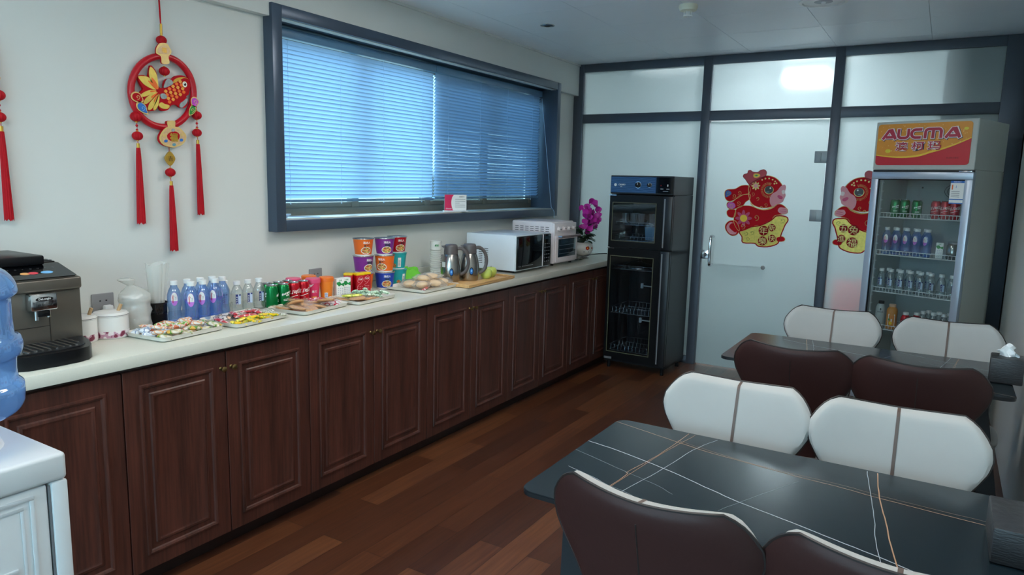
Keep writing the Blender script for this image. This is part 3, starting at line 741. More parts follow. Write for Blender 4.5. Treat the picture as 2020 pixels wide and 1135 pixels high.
# ================================================================== BLACK DISINFECTION CABINET
bx, by = .607, 2.56; Wc, Dc, Hc = .50, .44, 1.50
t = thing('disinfection_cabinet', 'tall black disinfection cabinet with two dark glass doors', 'disinfection cabinet', (bx, by, 0), R(-1))
b = MB(BLACKM)
b.box(0, .012, .03, Dc, .055, 1.36); b.box(Wc-.012, Wc, .03, Dc, .055, 1.36); b.box(0, Wc, Dc-.012, Dc, .055, 1.36); b.box(0, Wc, .03, Dc, .055, .075); b.box(0, Wc, .03, Dc, .915, .955)
b.box(0, Wc, .0, Dc, 1.362, Hc, bev=.004); b.build('body', t, smooth=False)
HB = mat('header_blue', (20, 64, 112), .25, coat=.5)
b = MB(HB); b.box(.006, .365, -.0045, -.0003, 1.374, 1.49); b.box(.366, Wc-.006, -.0045, -.0003, 1.374, 1.49, BLACKG)
hd = b.build('header_panel', t)
b = MB(mat('wave_line', (36, 96, 150), .3))
for k in range(9):
    z = 1.383+.0125*k; pts = [(x*.01+.008, -.0052, z+.0022*sin(x*.55+k*1.3)) for x in range(0, 36)]
    for p, q in zip(pts, pts[1:]): b.add([(p[0], p[1], p[2]-.0009), (q[0], q[1], q[2]-.0009), (q[0], q[1], q[2]+.0009), (p[0], p[1], p[2]+.0009)], [(0, 1, 2, 3)])
b.build('wave_lines', hd)
b = MB(CREAMTXT); fn = flat((.042, -.0062, 1.43), (1, 0, 0), (0, 0, 1)); P = ellipse(.011, .011); b.add([fn(*p) for p in P], [tuple(range(len(P)))])
txt(b, 'CANBO', .012, flat((.095, -.0062, 1.432), (1, 0, 0), (0, 0, 1)), CREAMTXT, .02); txt(b, '康宝', .007, flat((.09, -.0062, 1.418), (1, 0, 0), (0, 0, 1)), CREAMTXT)
for x in (.4, .445): b.box(x, x+.022, -.0056, -.005, 1.405, 1.408)
b.box(.42, .46, -.0056, -.005, 1.388, 1.391, GREY); b.box(.452, .458, -.0056, -.005, 1.425, 1.44); b.box(.40, .406, -.0056, -.005, 1.428, 1.434, m=RED)
b.build('print', hd)
for x, r in ((.225, .022), (.315, .016)):
    b = MB(BLACK); b.lathe([(r*1.15, 0), (r*1.15, .002)], seg=28, m=CHROME); b.lathe([(r, .002), (r*.9, .016), (r*.3, .018)], seg=28); b.box(-.0015, .0015, 0, r*.8, .018, .02, CREAMTXT)
    k = b.build('dial', t, loc=(x, -.005, 1.432)); k.rotation_euler = (R(90), 0, 0)
for (z0, z1, g0, g1) in ((.957, 1.355, 1.005, 1.30), (.075, .952, .135, .893)):
    b = MB(BLACK); X0, X1, G0, G1 = 0, .425, .022, .375
    for (a, c, d, e) in ((X0, X1, z0, g0), (X0, X1, g1, z1), (X0, G0, g0, g1), (G1, X1, g0, g1)): b.box(a, c, 0, .028, d, e)
    dr = b.build('door', t, smooth=False)
    b = MB(GLASSD); b.box(G0, G1, .004, .008, g0, g1); b.build('glass', dr, smooth=False)
    b = MB(mat('olive_trim', (92, 92, 70), .4))
    for (a, c, d, e) in ((G0, G1, g0, g0+.005), (G0, G1, g1-.005, g1), (G0, G0+.005, g0, g1), (G1-.005, G1, g0, g1)): b.box(a, c, -.001, .004, d, e)
    b.build('glass_trim', dr)
    b = MB(CHROME); b.box(-.004, .055, -.006, .0, z1-.006, z1-.001); b.build('hinge', dr)
    b = MB(BLACKM); b.box(.428, Wc, -.014, .029, z0, z1, bev=.006); b.box(.438, .448, -.0145, -.013, z0+.02, z1-.02, GREY); b.build('handle', dr)
b = MB(BLACK)
for x in (.03, Wc-.03):
    for y in (.05, Dc-.05): b.cyl((x, y, 0), (x, y, .057), .014)
b.build('foot', t)
b = MB(GREY); b.box(.01, .07, -.003, .0, .078, .094); b.build('sticker', t)
WIRE = mat('bright_wire', (190, 196, 200), .2, metal=.9)
def rack(z, h, n=15):
    b = MB(WIRE)
    b.tube([(.03, .05, 0), (.47, .05, 0), (.47, .38, 0), (.03, .38, 0)], .003, 6, closed=True); b.tube([(.03, .05, h), (.47, .05, h), (.47, .38, h), (.03, .38, h)], .002, 6, closed=True)
    for k in range(n):
        x = .04+.42*k/(n-1); b.tube([(x, .05, h), (x, .05, 0), (x, .20, .0), (x, .215, .04), (x, .23, 0), (x, .38, 0), (x, .38, h)], .0013, 4)
    o = b.build('wire_rack', t, loc=(0, 0, z)); return o
rack(1.13, .02); rack(1.01, .03); rack(.785, .03); rack(.44, .045); rack(.14, .045)
for z in (.62, .335):
    b = MB(WHITE); b.box(.13, .15, .38, .40, z-.02, z+.02, bev=.003); b.tube([(.15, .39, z), (.40, .39, z)], .005, 8, m=CREAMTXT); b.build('heater_tube', t)
def incab(x, y, z):
    v = Matrix.Rotation(R(-1), 3, 'Z') @ Vector((x, y, 0)); return (bx+v.x, by+v.y, z)
b = MB(STEEL); b.ang = 50; b.lathe(crom([(.005, .052), (.04, .05), (.09, .035), (.115, .012), (.118, 0), (.1, .0), (.005, .04)], 3, False), seg=40, cap=False)
b.lathe([(.02, .052), (.008, .058), (.02, .074), (.005, .076)], seg=16, m=BLACK)
tag(b.build('steel_pot_lid', loc=incab(.20, .17, .79)), 'steel pot lid with black knob on the top rack of the lower glass door', 'pot lid')
gl = MB(clear('drinking_glass', (215, 222, 225), .2, diff=.12, drgb=(190, 200, 210))); gl.lathe([(.024, 0), (.03, .08), (.028, .08), (.022, .004)], seg=18)
gr = Repeat(tag(gl.build('drinking_glass'), 'x', 'glass'))
for k, (x, y) in enumerate(((.09, .1), (.15, .12), (.22, .1), (.30, .13), (.35, .09), (.13, .22))):
    gr.put(incab(x, y, 1.1345), 0, 'upturned clear drinking glass on the upper wire rack of the black cabinet', 'drinking glasses in the black cabinet')
b = MB(mat('pale_blue_board', (126, 168, 200), .4)); b.T = Matrix.Rotation(R(18), 4, 'X'); b.box(-.045, .05, 0, .008, 0, .11, bev=.003)
tag(b.build('cutting_board', loc=incab(.30, .12, 1.0135)), 'pale blue board leaning inside the upper compartment of the black cabinet', 'cutting board')

# ================================================================== DISPLAY FRIDGE
FA = R(-19); fo = Vector((2.392, 2.45, 0)); FW, FD, FH = .552, .50, 1.845
def infr(x, y, z): v = Matrix.Rotation(FA, 3, 'Z') @ Vector((x, y, 0)); return (fo.x+v.x, fo.y+v.y, z)
t = thing('display_fridge', 'tall grey glass-door drinks fridge with a red and orange header', 'display fridge', tuple(fo), FA)
FG = mat('fridge_shell', (190, 194, 188), .4, vary=.02); FGI = mat('fridge_liner', (176, 184, 184), .5, vary=.02); FDm = mat('fridge_door_frame', (172, 184, 200), .3, metal=.3, vary=.02)
b = MB(FG); T = .03
b.box(0, T, .045, FD, .06, 1.56); b.box(FW-T, FW, .045, FD, .06, 1.56); b.box(0, FW, FD-T, FD, .06, 1.56); b.box(0, FW, .045, FD, .06, .16); b.box(0, FW, 0.0, FD, 1.56, FH, bev=.006)
b.build('body', t, smooth=False)
b = MB(FGI); b.box(T, FW-T, FD-T-.006, FD-T-.001, .16, 1.56); b.build('back_liner', t)
b = MB(DGREY)
for k in range(1, 6): b.tube([(.34+.017*k*cos(a*pi/14), FD-T-.008, 1.44+.010*k*sin(a*pi/14)) for a in range(28)], .0016, 4, closed=True)
b.box(.12, .13, FD-T-.010, FD-T-.006, 1.455, 1.465); b.build('fan_grille', t)
# door
b = MB(FDm); d0, d1 = .12, 1.548
for (a, c, d, e) in ((0, FW, d0, d0+.05), (0, FW, d1-.042, d1), (0, .04, d0+.05, d1-.042), (FW-.04, FW, d0+.05, d1-.042)): b.box(a, c, 0, .042, d, e, bev=.003)
dr = b.build('door', t)
b = MB(GLASSF); b.box(.04, FW-.04, .012, .016, d0+.05, d1-.042); b.build('glass', dr, smooth=False)
b = MB(BLACK); 
for (a, c, d, e) in ((.038, FW-.038, d1-.048, d1-.042), (.038, .044, d0+.05, d1-.042)): b.box(a, c, .008, .02, d, e)
b.build('gasket', dr)
b = MB(CREAMTXT); LX = FW-.112
b.box(LX, LX+.07, .009, .011, 1.375, 1.50); b.box(LX, LX+.07, .0082, .009, 1.488, 1.50, PBLUE); b.box(LX, LX+.07, .0082, .009, 1.393, 1.398, PBLUE); b.box(LX, LX+.07, .0082, .009, 1.37, 1.376, PBLUE)
b.box(LX+.008, LX+.014, .0082, .009, 1.45, 1.478, ORANGE)
for k in range(4): b.box(LX+.008, LX+.05, .0084, .009, 1.408+.01*k, 1.4105+.01*k, GREY)
txt(b, '中国能效标识', .006, flat((LX+.035, .0078, 1.494), (1, 0, 0), (0, 0, 1)), CREAMTXT); txt(b, '1', .014, flat((LX+.03, .008, 1.466), (1, 0, 0), (0, 0, 1)), PBLUE)
b.build('energy_label', dr)
# header graphic
def hm(cx, cy): # header crop pixels (1998x1135, 9.08 px per photo px) -> local x, z with the perspective undone
    u = (cx-110)/(1845-110); zt = 1.833; zb = 1.585
    yt = 165+(95-165)*u; yb = 925
    return (.012+u*(FW-.052+.012), zt-(cy-yt)/(yb-yt)*(zt-zb))
HO = mat('header_orange', (232, 150, 40), .35, vary=.12, scale=14); HR = mat('header_red', (206, 26, 44), .35, vary=.03)
b = MB(HO); P = rrect(.014, FW-.03, 1.588, 1.83, .018); b.prism(P, -.0035, -.0003, 'y'); hp = b.build('header_graphic', t)
b = MB(HR)
lo = [(.014+ (FW-.044)*k/20, 1.646-.016*sin(pi*min(1, k/12))+(.09*max(0, (k-9)/11)**1.6)) for k in range(21)]
P = [(.014, 1.606)]+lo+[(FW-.03, 1.606)]+[(FW-.03-.018*(1-cos(R(a))), 1.606-.018*sin(R(a))) for a in (30, 60, 90)]+[(.032, 1.588), (.0195, 1.593)]
b.prism(P, -.0042, -.0036, 'y')
YL = mat('header_yellow', (250, 206, 60), .35)
for k in range(20):
    p, q = lo[k], lo[k+1]; w0 = .005+.006*sin(pi*k/20); b.add([(p[0], -.0044, p[1]), (q[0], -.0044, q[1]), (q[0], -.0044, q[1]+w0), (p[0], -.0044, p[1]+w0)], [(0, 1, 2, 3)], YL)
rnd = random.Random(5); DOT = mat('header_bubble', (252, 196, 110), .35); DOTY = mat('header_bubble_yellow', (236, 214, 60), .35)
for k in range(80):
    x = rnd.uniform(.025, FW-.045); z = rnd.uniform(1.665, 1.822); r = rnd.choice([.0018, .0025, .0035])
    if z < 1.70 and x > .35: continue
    b.add([(x+r*cos(a*pi/5), -.0037, z+r*sin(a*pi/5)) for a in range(10)], [tuple(range(10))], DOT)
for (x, z, r) in ((.082, 1.672, .016), (.40, 1.684, .009), (FW-.06, 1.79, .012), (.03, 1.74, .009)):
    b.add([(x+r*cos(a*pi/9), -.00375, z+.7*r*sin(a*pi/9)) for a in range(18)], [tuple(range(18))], DOTY)
b.build('header_pattern', hp)
LR = mat('logo_red', (186, 28, 62), .35); LW = mat('logo_outline', (246, 226, 226), .35); LS = mat('logo_shade', (60, 52, 70), .4)
b = MB(LR)
def stroke(pts, w, layer):
    ww = {0: w+.010, 1: w+.008, 2: w}[layer]; m = (LS, LW, LR)[layer]; dx = (.0025, 0, 0)[layer]; dz = (-.0025, 0, 0)[layer]; y = (-.0048, -.0052, -.0057)[layer]
    n = len(pts); L = []; Q = []
    e0 = (ww-w)/2
    P = [Vector(p) for p in pts]
    P[0] = P[0]-(P[1]-P[0]).normalized()*e0; P[-1] = P[-1]+(P[-1]-P[-2]).normalized()*e0
    for i in range(n):
        a = P[max(0, i-1)]; c = P[min(n-1, i+1)]; t_ = (c-a).normalized(); nn = Vector((-t_.y, t_.x))
        k = 1
        if 0 < i < n-1:
            d1 = (P[i]-a).normalized(); k = 1/max(.5, abs(d1.dot(t_)))
        L.append(P[i]+nn*ww/2*k); Q.append(P[i]-nn*ww/2*k)
    for i in range(n-1):
        b.add([(v.x+dx, y-i*2e-5, v.y+dz) for v in (L[i], L[i+1], Q[i+1], Q[i])], [(0, 1, 2, 3)], m)
zb_, zt_ = 1.741, 1.799; zm = (zb_+zt_)/2
G = []
def arc(cx_, cz_, r, a0, a1, n=5): return [(cx_+r*cos(R(a0+(a1-a0)*k/n)), cz_+r*sin(R(a0+(a1-a0)*k/n))) for k in range(n+1)]
def Ax(x): G.append([(x, zb_), (x+.036, zt_-.005), (x+.044, zt_-.005), (x+.074, zb_)]); G.append([(x+.018, zb_+.012), (x+.058, zb_+.012)])
Ax(.046)
G.append([(.136, zt_)]+[(.134, zb_+.026)]+arc(.152, zb_+.024, .018, 180, 270)+arc(.172, zb_+.024, .018, 270, 360)+[(.190, zt_)])
G.append([(.264, zt_-.006), (.230, zt_-.006)]+arc(.230, zm, .023, 95, 265, 8)+[(.230, zb_+.006), (.260, zb_+.006)])
G.append([(.282, zb_), (.283, zt_-.022)]+arc(.298, zt_-.021, .015, 170, 95, 3)+[(.350, zt_-.006)]+arc(.351, zt_-.021, .015, 85, 10, 3)+[(.366, zb_)])
G.append([(.324, zt_-.010), (.323, zb_)])
Ax(.390)
for lay in (0, 1, 2):
    for g in G: stroke(g, .0155, lay)
for k, ch in enumerate('澳柯玛'):
    o = (.158+.090*k, 1.698)
    txt(b, ch, .056, lambda u, v, o=o: (o[0]+u*1.35+.0022, -.0048, o[1]+v-.0022), LS, .07)
    txt(b, ch, .055, lambda u, v, o=o: (o[0]+u*1.35, -.0053, o[1]+v), LW, .065)
    txt(b, ch, .050, lambda u, v, o=o: (o[0]+u*1.35, -.0058, o[1]+v), LR, .012)
txt(b, '专注制冷服务', .010, lambda u, v: (FW-.115+u, -.0048, 1.628+v), mat('dark_red_print', (110, 14, 24), .4))
b.build('lettering', hp)
b = MB(BLACKM); b.box(.004, FW-.004, .004, .03, 1.5485, 1.5595); b.build('hinge_gap', t)
b = MB(CHROME); b.box(FW-.075, FW-.008, -.002, .02, 1.549, 1.556, bev=.002); b.build('hinge', t)
b = MB(BLACK)
for x in (.05, FW-.05):
    for y in (.08, FD-.06): b.cyl((x, y, 0), (x, y, .062), .016)
b.build('foot', t)
b = MB(WHITE)
for x in (T+.002, FW-T-.008):
    b.box(x, x+.006, .07, .085, .2, 1.5)
    for k in range(24): b.box(x-.0, x+.012 if x < .1 else x+.006, .068, .084, .24+.054*k, .248+.054*k)
b.build('shelf_rail', t)
SH = [1.272, 1.040, .806, .572]
WS = mat('white_wire', (226, 230, 230), .4)
for z in SH+[.34]:
    b = MB(WS); x0, x1, y0, y1 = T+.014, FW-T-.014, .075, FD-T-.02
    b.tube([(x0, y0, 0), (x1, y0, 0), (x1, y1, 0), (x0, y1, 0)], .003, 6, closed=True)
    for k in range(24): b.tube([(x0+(x1-x0)*k/23, y0, 0), (x0+(x1-x0)*k/23, y1, 0)], .0014, 4)
    b.tube([(x0, y0-.004, .028), (x1, y0-.004, .028)], .0024, 6); b.tube([(x0, y0-.004, .0), (x1, y0-.004, .0)], .0024, 6)
    for k in range(25): b.tube([(x0+(x1-x0)*k/24, y0-.004, 0), (x0+(x1-x0)*k/24, y0-.004, .028)], .0016, 4)
    b.build('wire_shelf', t, loc=(0, 0, z))

# ================================================================== TABLES
SLATE = mat('dark_slate', (20, 32, 39), .2, vary=.35, scale=5, coat=.0, spec=.55)
VW = mat('vein_white', (158, 168, 176), .3); VO = mat('vein_copper', (170, 132, 104), .3)
veins = {'a': [(2.039, -0.612), (2.187, -0.652), (2.324, -0.69), (2.431, -0.707), (2.554, -0.724), (2.665, -0.733), (2.739, -0.745), (2.941, -0.763)],
'a2': [(2.246, -0.658), (2.431, -0.703), (2.552, -0.712), (2.663, -0.717), (2.768, -0.733), (2.941, -0.743)],
'b': [(2.043, -0.801), (2.14, -0.82), (2.277, -0.863), (2.416, -0.921), (2.478, -0.947), (2.599, -0.983), (2.698, -1.015), (2.786, -1.043), (2.9, -1.09)],
'c': [(2.045, -0.876), (2.185, -0.927), (2.245, -0.948), (2.302, -0.968), (2.345, -0.993)],
'd': [(2.081, -0.984), (2.149, -1.006), (2.208, -1.032), (2.272, -1.06), (2.324, -1.082), (2.42, -1.13)],
'd2': [(2.208, -1.032), (2.26, -1.045), (2.306, -1.073), (2.36, -1.11)],
'e': [(2.256, -0.59), (2.238, -0.793), (2.214, -0.934), (2.218, -0.958), (2.200, -1.15)],
'f': [(2.274, -0.59), (2.248, -0.744), (2.228, -0.906), (2.203, -1.15)],
'g': [(2.335, -0.592), (2.302, -0.706), (2.279, -0.87), (2.252, -1.01), (2.23, -1.15)],
'h': [(2.702, -0.59), (2.723, -0.741), (2.741, -0.873), (2.75, -0.967), (2.783, -1.15)],
'i': [(2.725, -0.59), (2.741, -0.744), (2.762, -0.872), (2.778, -0.972), (2.81, -1.15)],
'j': [(2.571, -0.756), (2.523, -0.855), (2.48, -0.954), (2.453, -1.015)]}
vw = {'a': (.0024, VO), 'a2': (.001, VO), 'b': (.0036, VW), 'c': (.0010, VW), 'd': (.0018, VW), 'd2': (.0012, VW), 'e': (.0016, VO), 'f': (.0014, VO), 'g': (.0018, VW), 'h': (.0016, VW), 'i': (.003, VO), 'j': (.0008, VW)}
def table(label, cx_, cy_, W_, D_, mirror):
    t = thing('dining_table', label, 'table', (cx_, cy_, 0), 0, 'dark slate dining tables')
    b = MB(SLATE); P = rrect(-W_/2, W_/2, -D_/2, D_/2, .035, 6)
    b.prism(P, .738, .7475, 'z', side=BLACKM); P2 = rrect(-W_/2+.0015, W_/2-.0015, -D_/2+.0015, D_/2-.0015, .034, 6); b.prism(P2, .7475, .75, 'z', side=BLACKM)
    rn = random.Random(11)
    for k, v in veins.items():
        w_, m_ = vw[k]; pts = []
        for x, y in v:
            X = (x-2.5475)*W_/1.005; Y = (y+.872)*D_/.584
            if mirror: X, Y = -X*.98, -Y
            pts.append((max(-W_/2+.002, min(W_/2-.002, X)), max(-D_/2+.002, min(D_/2-.002, Y))))
        pts = crom(pts, 5, False); pts = [(x+rn.uniform(-.0008, .0008), y+rn.uniform(-.0008, .0008)) for x, y in pts]
        for p, q in zip(pts, pts[1:]):
            d = Vector((q[0]-p[0], q[1]-p[1])); 
            if d.length < 1e-5: continue
            n_ = Vector((-d.y, d.x)).normalized()*w_*.42
            z = .7503+list(veins).index(k)*.00002
            b.add([(p[0]-n_.x, p[1]-n_.y, z), (q[0]-n_.x, q[1]-n_.y, z), (q[0]+n_.x, q[1]+n_.y, z), (p[0]+n_.x, p[1]+n_.y, z)], [(0, 1, 2, 3)], m_)
    b.build('tabletop', t)
    f = MB(BLACKM); f.box(-W_/2+.14, W_/2-.14, -.03, .03, .708, .737, bev=.002)
    for s in (-1, 1): f.box(s*(W_/2-.13)-.04, s*(W_/2-.13)+.04, -D_/2+.06, D_/2-.06, .712, .737, bev=.002)
    f.build('under_frame', t)
    for s in (-1, 1):
        for r in (-1, 1):
            L = MB(BLACKM); xt = s*(W_/2-.12); xb = s*(W_/2+.03 if s > 0 else W_/2-.10); yt = r*(D_/2-.10); yb_ = r*(D_/2-.05)
            V = []
            for (x, y, z, a, c) in ((xb, yb_, 0, .017, .015), (xt, yt, .712, .042, .018)):
                V += [(x-a, y-c, z), (x+a, y-c, z), (x+a, y+c, z), (x-a, y+c, z)]
            L.add(V, [(3, 2, 1, 0), (4, 5, 6, 7), (0, 1, 5, 4), (1, 2, 6, 5), (2, 3, 7, 6), (3, 0, 4, 7)]); L.build('leg', t)
    return t
table('dark veined slate dining table nearest the camera', 2.5475, -.872, 1.005, .584, False)
table('dark veined slate dining table farther away, in front of the display fridge', 2.572, .675, 1.0, .575, True)

# ================================================================== CHAIRS
def hwid(v):   # half width of the back at height fraction v
    K = [(0, .098), (.15, .106), (.3, .120), (.42, .138), (.54, .163), (.63, .188), (.71, .207), (.785, .2145), (.85, .210), (.91, .195), (.96, .176), (1, .148)]
    for (a, x), (c, y) in zip(K, K[1:]):
        if v <= c: f = (v-a)/(c-a); return x+(y-x)*f
    return K[-1][1]
H0, H1 = .44, .872
def back_pt(u, v, th, side):
    """u -1..1 across, v 0..1 up; seat looks toward +y; side +1 front, -1 rear"""
    w = hwid(v); x = u*w; z = H0+(H1-H0)*v
    z -= .013*(1-min(1, abs(x)/.16)**1.6)*v**5 if v > .5 else 0
    y = -.012-.10*(v**1.15)+.052*(x/.21)**2*(.35+.65*v)
    if side > 0: e = ((1-abs(u)**10)*(1-max(0, (v-.90)/.10)**4)); k = max(0, e)**.35; z += .006*v**8*k
    else: e = (1-abs(u)**5)*(1-max(0, (v-.80)/.20)**3); k = max(0, e)**.6
    return (x, y+side*(.002+th*k), z)
def chair():
    t = thing('dining_chair', 'x', 'chair')
    NU, NV = 40, 40
    def sheet(side, th, m, name):
        b = MB(m); b.ang = 60
        b.grid(lambda a, c: back_pt((2*a-1)*side*-1, c, th, side), NU, NV)
        return b
    f = sheet(1, .032, FABRIC, 'f'); f.build('front_cushion', t)
    f = sheet(-1, .016, BROWNL, 'b')
    f.build('leather_back', t)
    rim = [back_pt(-1, k/NV, 0, 0) for k in range(NV)]+[back_pt(-1+2*k/14, 1, 0, 0) for k in range(15)]+[back_pt(1, 1-k/NV, 0, 0) for k in range(1, NV+1)]
    rim += [back_pt(1-2*k/8, 0, 0, 0) for k in range(1, 8)]
    b = MB(PIPE); b.tube(rim, .0034, 6, closed=True); b.build('piping', t)
    b = MB(mat('centre_seam_brown', (92, 74, 66), .5)); pts = [back_pt(0, k/40, .032, 1) for k in range(41)]
    for p, q in zip(pts, pts[1:]): b.add([(p[0]-.004, p[1]+.002, p[2]), (q[0]-.004, q[1]+.002, q[2]), (q[0]+.004, q[1]+.002, q[2]), (p[0]+.004, p[1]+.002, p[2])], [(0, 3, 2, 1)])
    b.build('centre_seam', t)
    b = MB(PIPE); pts = [back_pt(0, k/20, .016, -1) for k in range(19)]; b.tube(pts, .0016, 5); b.build('rear_seam', t)
    b = MB(FABRIC); b.ang = 60
    def seat(u, v):
        a = 2*pi*u; k = [0, .6, .9, 1, 1.01, .98, .9, .0][round(v*7)]; zz = [.482, .482, .478, .468, .452, .438, .43, .43][round(v*7)]
        sx = abs(cos(a))**.6*(1 if cos(a) > 0 else -1)*.205; sy = abs(sin(a))**.6*(1 if sin(a) > 0 else -1)*.195
        return (sx*k*(1-.10*max(0, -sin(a))), .185+sy*k, zz)
    b.grid(seat, 36, 7); b.build('seat', t)
    for sx in (-1, 1):
        for y0, y1 in ((.06, -.02), (.30, .36)):
            L = MB(BLACKM); L.tube([(sx*.13, y0, .431), (sx*.165, (y0+y1)/2, .20), (sx*.19, y1, .0)], [.014, .012, .009], 10); L.build('leg', t)
    return t
CH = Repeat(chair()); GC = 'dining chairs around the slate tables'
CH.put((2.335, -.462, 0), R(180), 'dining chair showing its white front, left one across the near table', GC)
CH.put((2.752, -.465, 0), R(180+1), 'dining chair showing its white front, right one across the near table', GC)
CH.put((2.385, -1.19, 0), R(-3), 'dining chair with brown leather back to the camera, lower centre of the photo', GC)
CH.put((2.80, -1.19, 0), R(0), 'brown backed dining chair cut off by the bottom edge, right of another', GC)
CH.put((2.378, .30, 0), R(0), 'brown backed dining chair at the far table, left of the pair', GC)
CH.put((2.779, .30, 0), R(0), 'brown backed dining chair at the far table, right of the pair', GC)
CH.put((2.395, 1.10, 0), R(180), 'white fronted dining chair beyond the far table, in front of the glass door', GC)
CH.put((2.865, 1.10, 0), R(180), 'white fronted dining chair beyond the far table, in front of the drinks fridge', GC)

# tissue boxes
WOV = mat('black_woven_leather', (40, 42, 46), .4, vary=.5, scale=60, stretch=(1, 1, 6), bump=.6)
t = thing('tissue_box', 'tall black leather tissue box with a white tissue sticking out, on the far table', 'tissue box', (3.05, .645, .7515), R(-3))
b = MB(WOV); b.box(-.052, .052, -.055, .055, 0, .092, bev=.005); b.build('case', t)
b = MB(INK); P = ellipse(.03, .018, 20); b.add([(p[0], p[1], .0925) for p in P], [tuple(range(20))]); b.build('slot', t)
b = MB(mat('tissue_white', (240, 242, 244), .8)); b.ang = 60
b.grid(lambda u, v: (-.025+.05*u+.012*sin(6*v), .012*sin(u*9+v*4), .088+.042*v*(1-.3*cos(5*u))), 10, 6); b.grid(lambda u, v: (-.025+.045*u, .014*sin(u*7+v*3+1), .088+.03*v*(1-.5*cos(4*u+1))), 10, 6); b.build('tissue', t)
t = thing('tissue_box', 'low black leather tissue box with an empty oval opening, on the near table', 'tissue box', (3.008, -.855, .7515), 0)
b = MB(WOV); P = rrect(-.07, .07, -.085, .085, .006, 2)
b.box(-.07, .07, -.085, .085, 0, .07, bev=.004); b.build('case', t)
b = MB(mat('box_inside', (6, 6, 7), .8)); P = ellipse(.03, .040, 28); b.add([(p[0]+.015, p[1]-.01, .0705) for p in P], [tuple(range(28))]); b.build('opening', t)

# ================================================================== CROCKERY, BAGS, STRAWS ON THE WORKTOP
CT = .8455
CER = mat('white_ceramic', (228, 226, 222), .25, vary=.01, coat=.3)
FLO = multi_mat('floral_band', [(232, 224, 224), (232, 224, 224), (196, 150, 170), (120, 30, 60)], 42)
def canister(x, y, r, label):
    t = thing('lidded_canister', label, 'canister', (x, y, CT), 0, 'white floral canisters')
    b = MB(CER); b.lathe([(r*.93, 0), (r, .005), (r, .028), (r, .030), (r, .078)], seg=40, fn=lambda i, j: FLO if i == 1 else CER); b.build('bowl', t)
    b = MB(CER); b.lathe([(r*1.02, .079), (r*1.02, .085), (r*.9, .092), (r*.3, .097)], seg=40); b.lathe([(r*1.022, .082), (r*1.022, .0835)], seg=40, m=INK, cap=False); b.build('lid', t)
    b = MB(mat('bamboo_spoon', (196, 160, 116), .5)); b.tube([(.02, r*.3, .094), (.025, r*.45, .118)], .006, 8); b.build('spoon_handle', t)
canister(.285, -1.185, .046, 'white canister with a floral band, smaller one touching the coffee machine')
canister(.285, -1.087, .058, 'white lidded canister with a floral band, between the socket and the bag of bowls')
# stack of bowls in a film bag
t = thing('bagged_bowls', 'stack of white disposable bowls in a knotted thin plastic bag', 'bag', (.235, -.965, CT))
b = MB(WHITE)
for k in range(9): b.lathe([(.030, 0), (.046, .030), (.049, .031), (.047, .033), (.028, .004)], c=(.002*sin(k), .002*cos(k*2), .003+.0115*k), seg=28)
b.build('bowls', t)
b = MB(BAGP); b.ang = 80
rb = [(.03, .001), (.052, .004), (.054, .03), (.051, .05), (.056, .075), (.051, .10), (.058, .118), (.053, .135), (.040, .150), (.022, .162), (.012, .170), (.022, .180), (.030, .192), (.016, .198)]
def bagf(u, v):
    a = 2*pi*u; i = min(len(rb)-2, int(v*(len(rb)-1))); f = v*(len(rb)-1)-i; r = rb[i][0]*(1-f)+rb[i+1][0]*f; z = rb[i][1]*(1-f)+rb[i+1][1]*f
    r *= 1+.10*noise.noise((cos(a)*2, sin(a)*2, z*60)); s = max(0, (z-.15)/.05); return (r*cos(a), r*sin(a)*(1 if s == 0 else 1)-.035*s, z)
b.grid(bagf, 40, 40); b.build('film_bag', t)
# mesh cup with straws
t = thing('mesh_cup', 'black wire mesh cup holding straws, right of the bagged bowls', 'cup', (.205, -.862, CT))
MESH = clear('black_mesh', (70, 74, 80), .0, diff=.72, drgb=(20, 22, 26))
b = MB(MESH); b.lathe([(.036, .003), (.038, .085)], seg=28, cap=False); b.build('mesh_wall', t)
b = MB(BLACK); b.lathe([(.038, .083), (.0395, .083), (.0395, .088), (.038, .088)], seg=28, cap=False); b.lathe([(.037, 0), (.037, .05)], seg=28); b.build('rim_and_base', t)
t = thing('straw_bundle', 'clear sleeve of white drinking straws standing in the mesh cup', 'straws', (.205, -.862, CT+.053))
b = MB(mat('straw_white', (235, 238, 240), .4)); rnd = random.Random(8)
for k in range(12):
    x, y = rnd.uniform(-.016, .016), rnd.uniform(-.016, .016); b.tube([(x, y, 0), (x*1.3+.01, y*1.3-.005, .165)], .0022, 6)
b.build('straws', t)
b = MB(BAGP); b.ang = 80; b.grid(lambda u, v: ((.026+.012*v)*cos(2*pi*u)*(1+.08*sin(9*u*6))+.01*v, (.024+.02*v)*sin(2*pi*u)+.004*v, .0+.185*v+.006*sin(u*20)*v), 30, 8); b.build('film_sleeve', t)

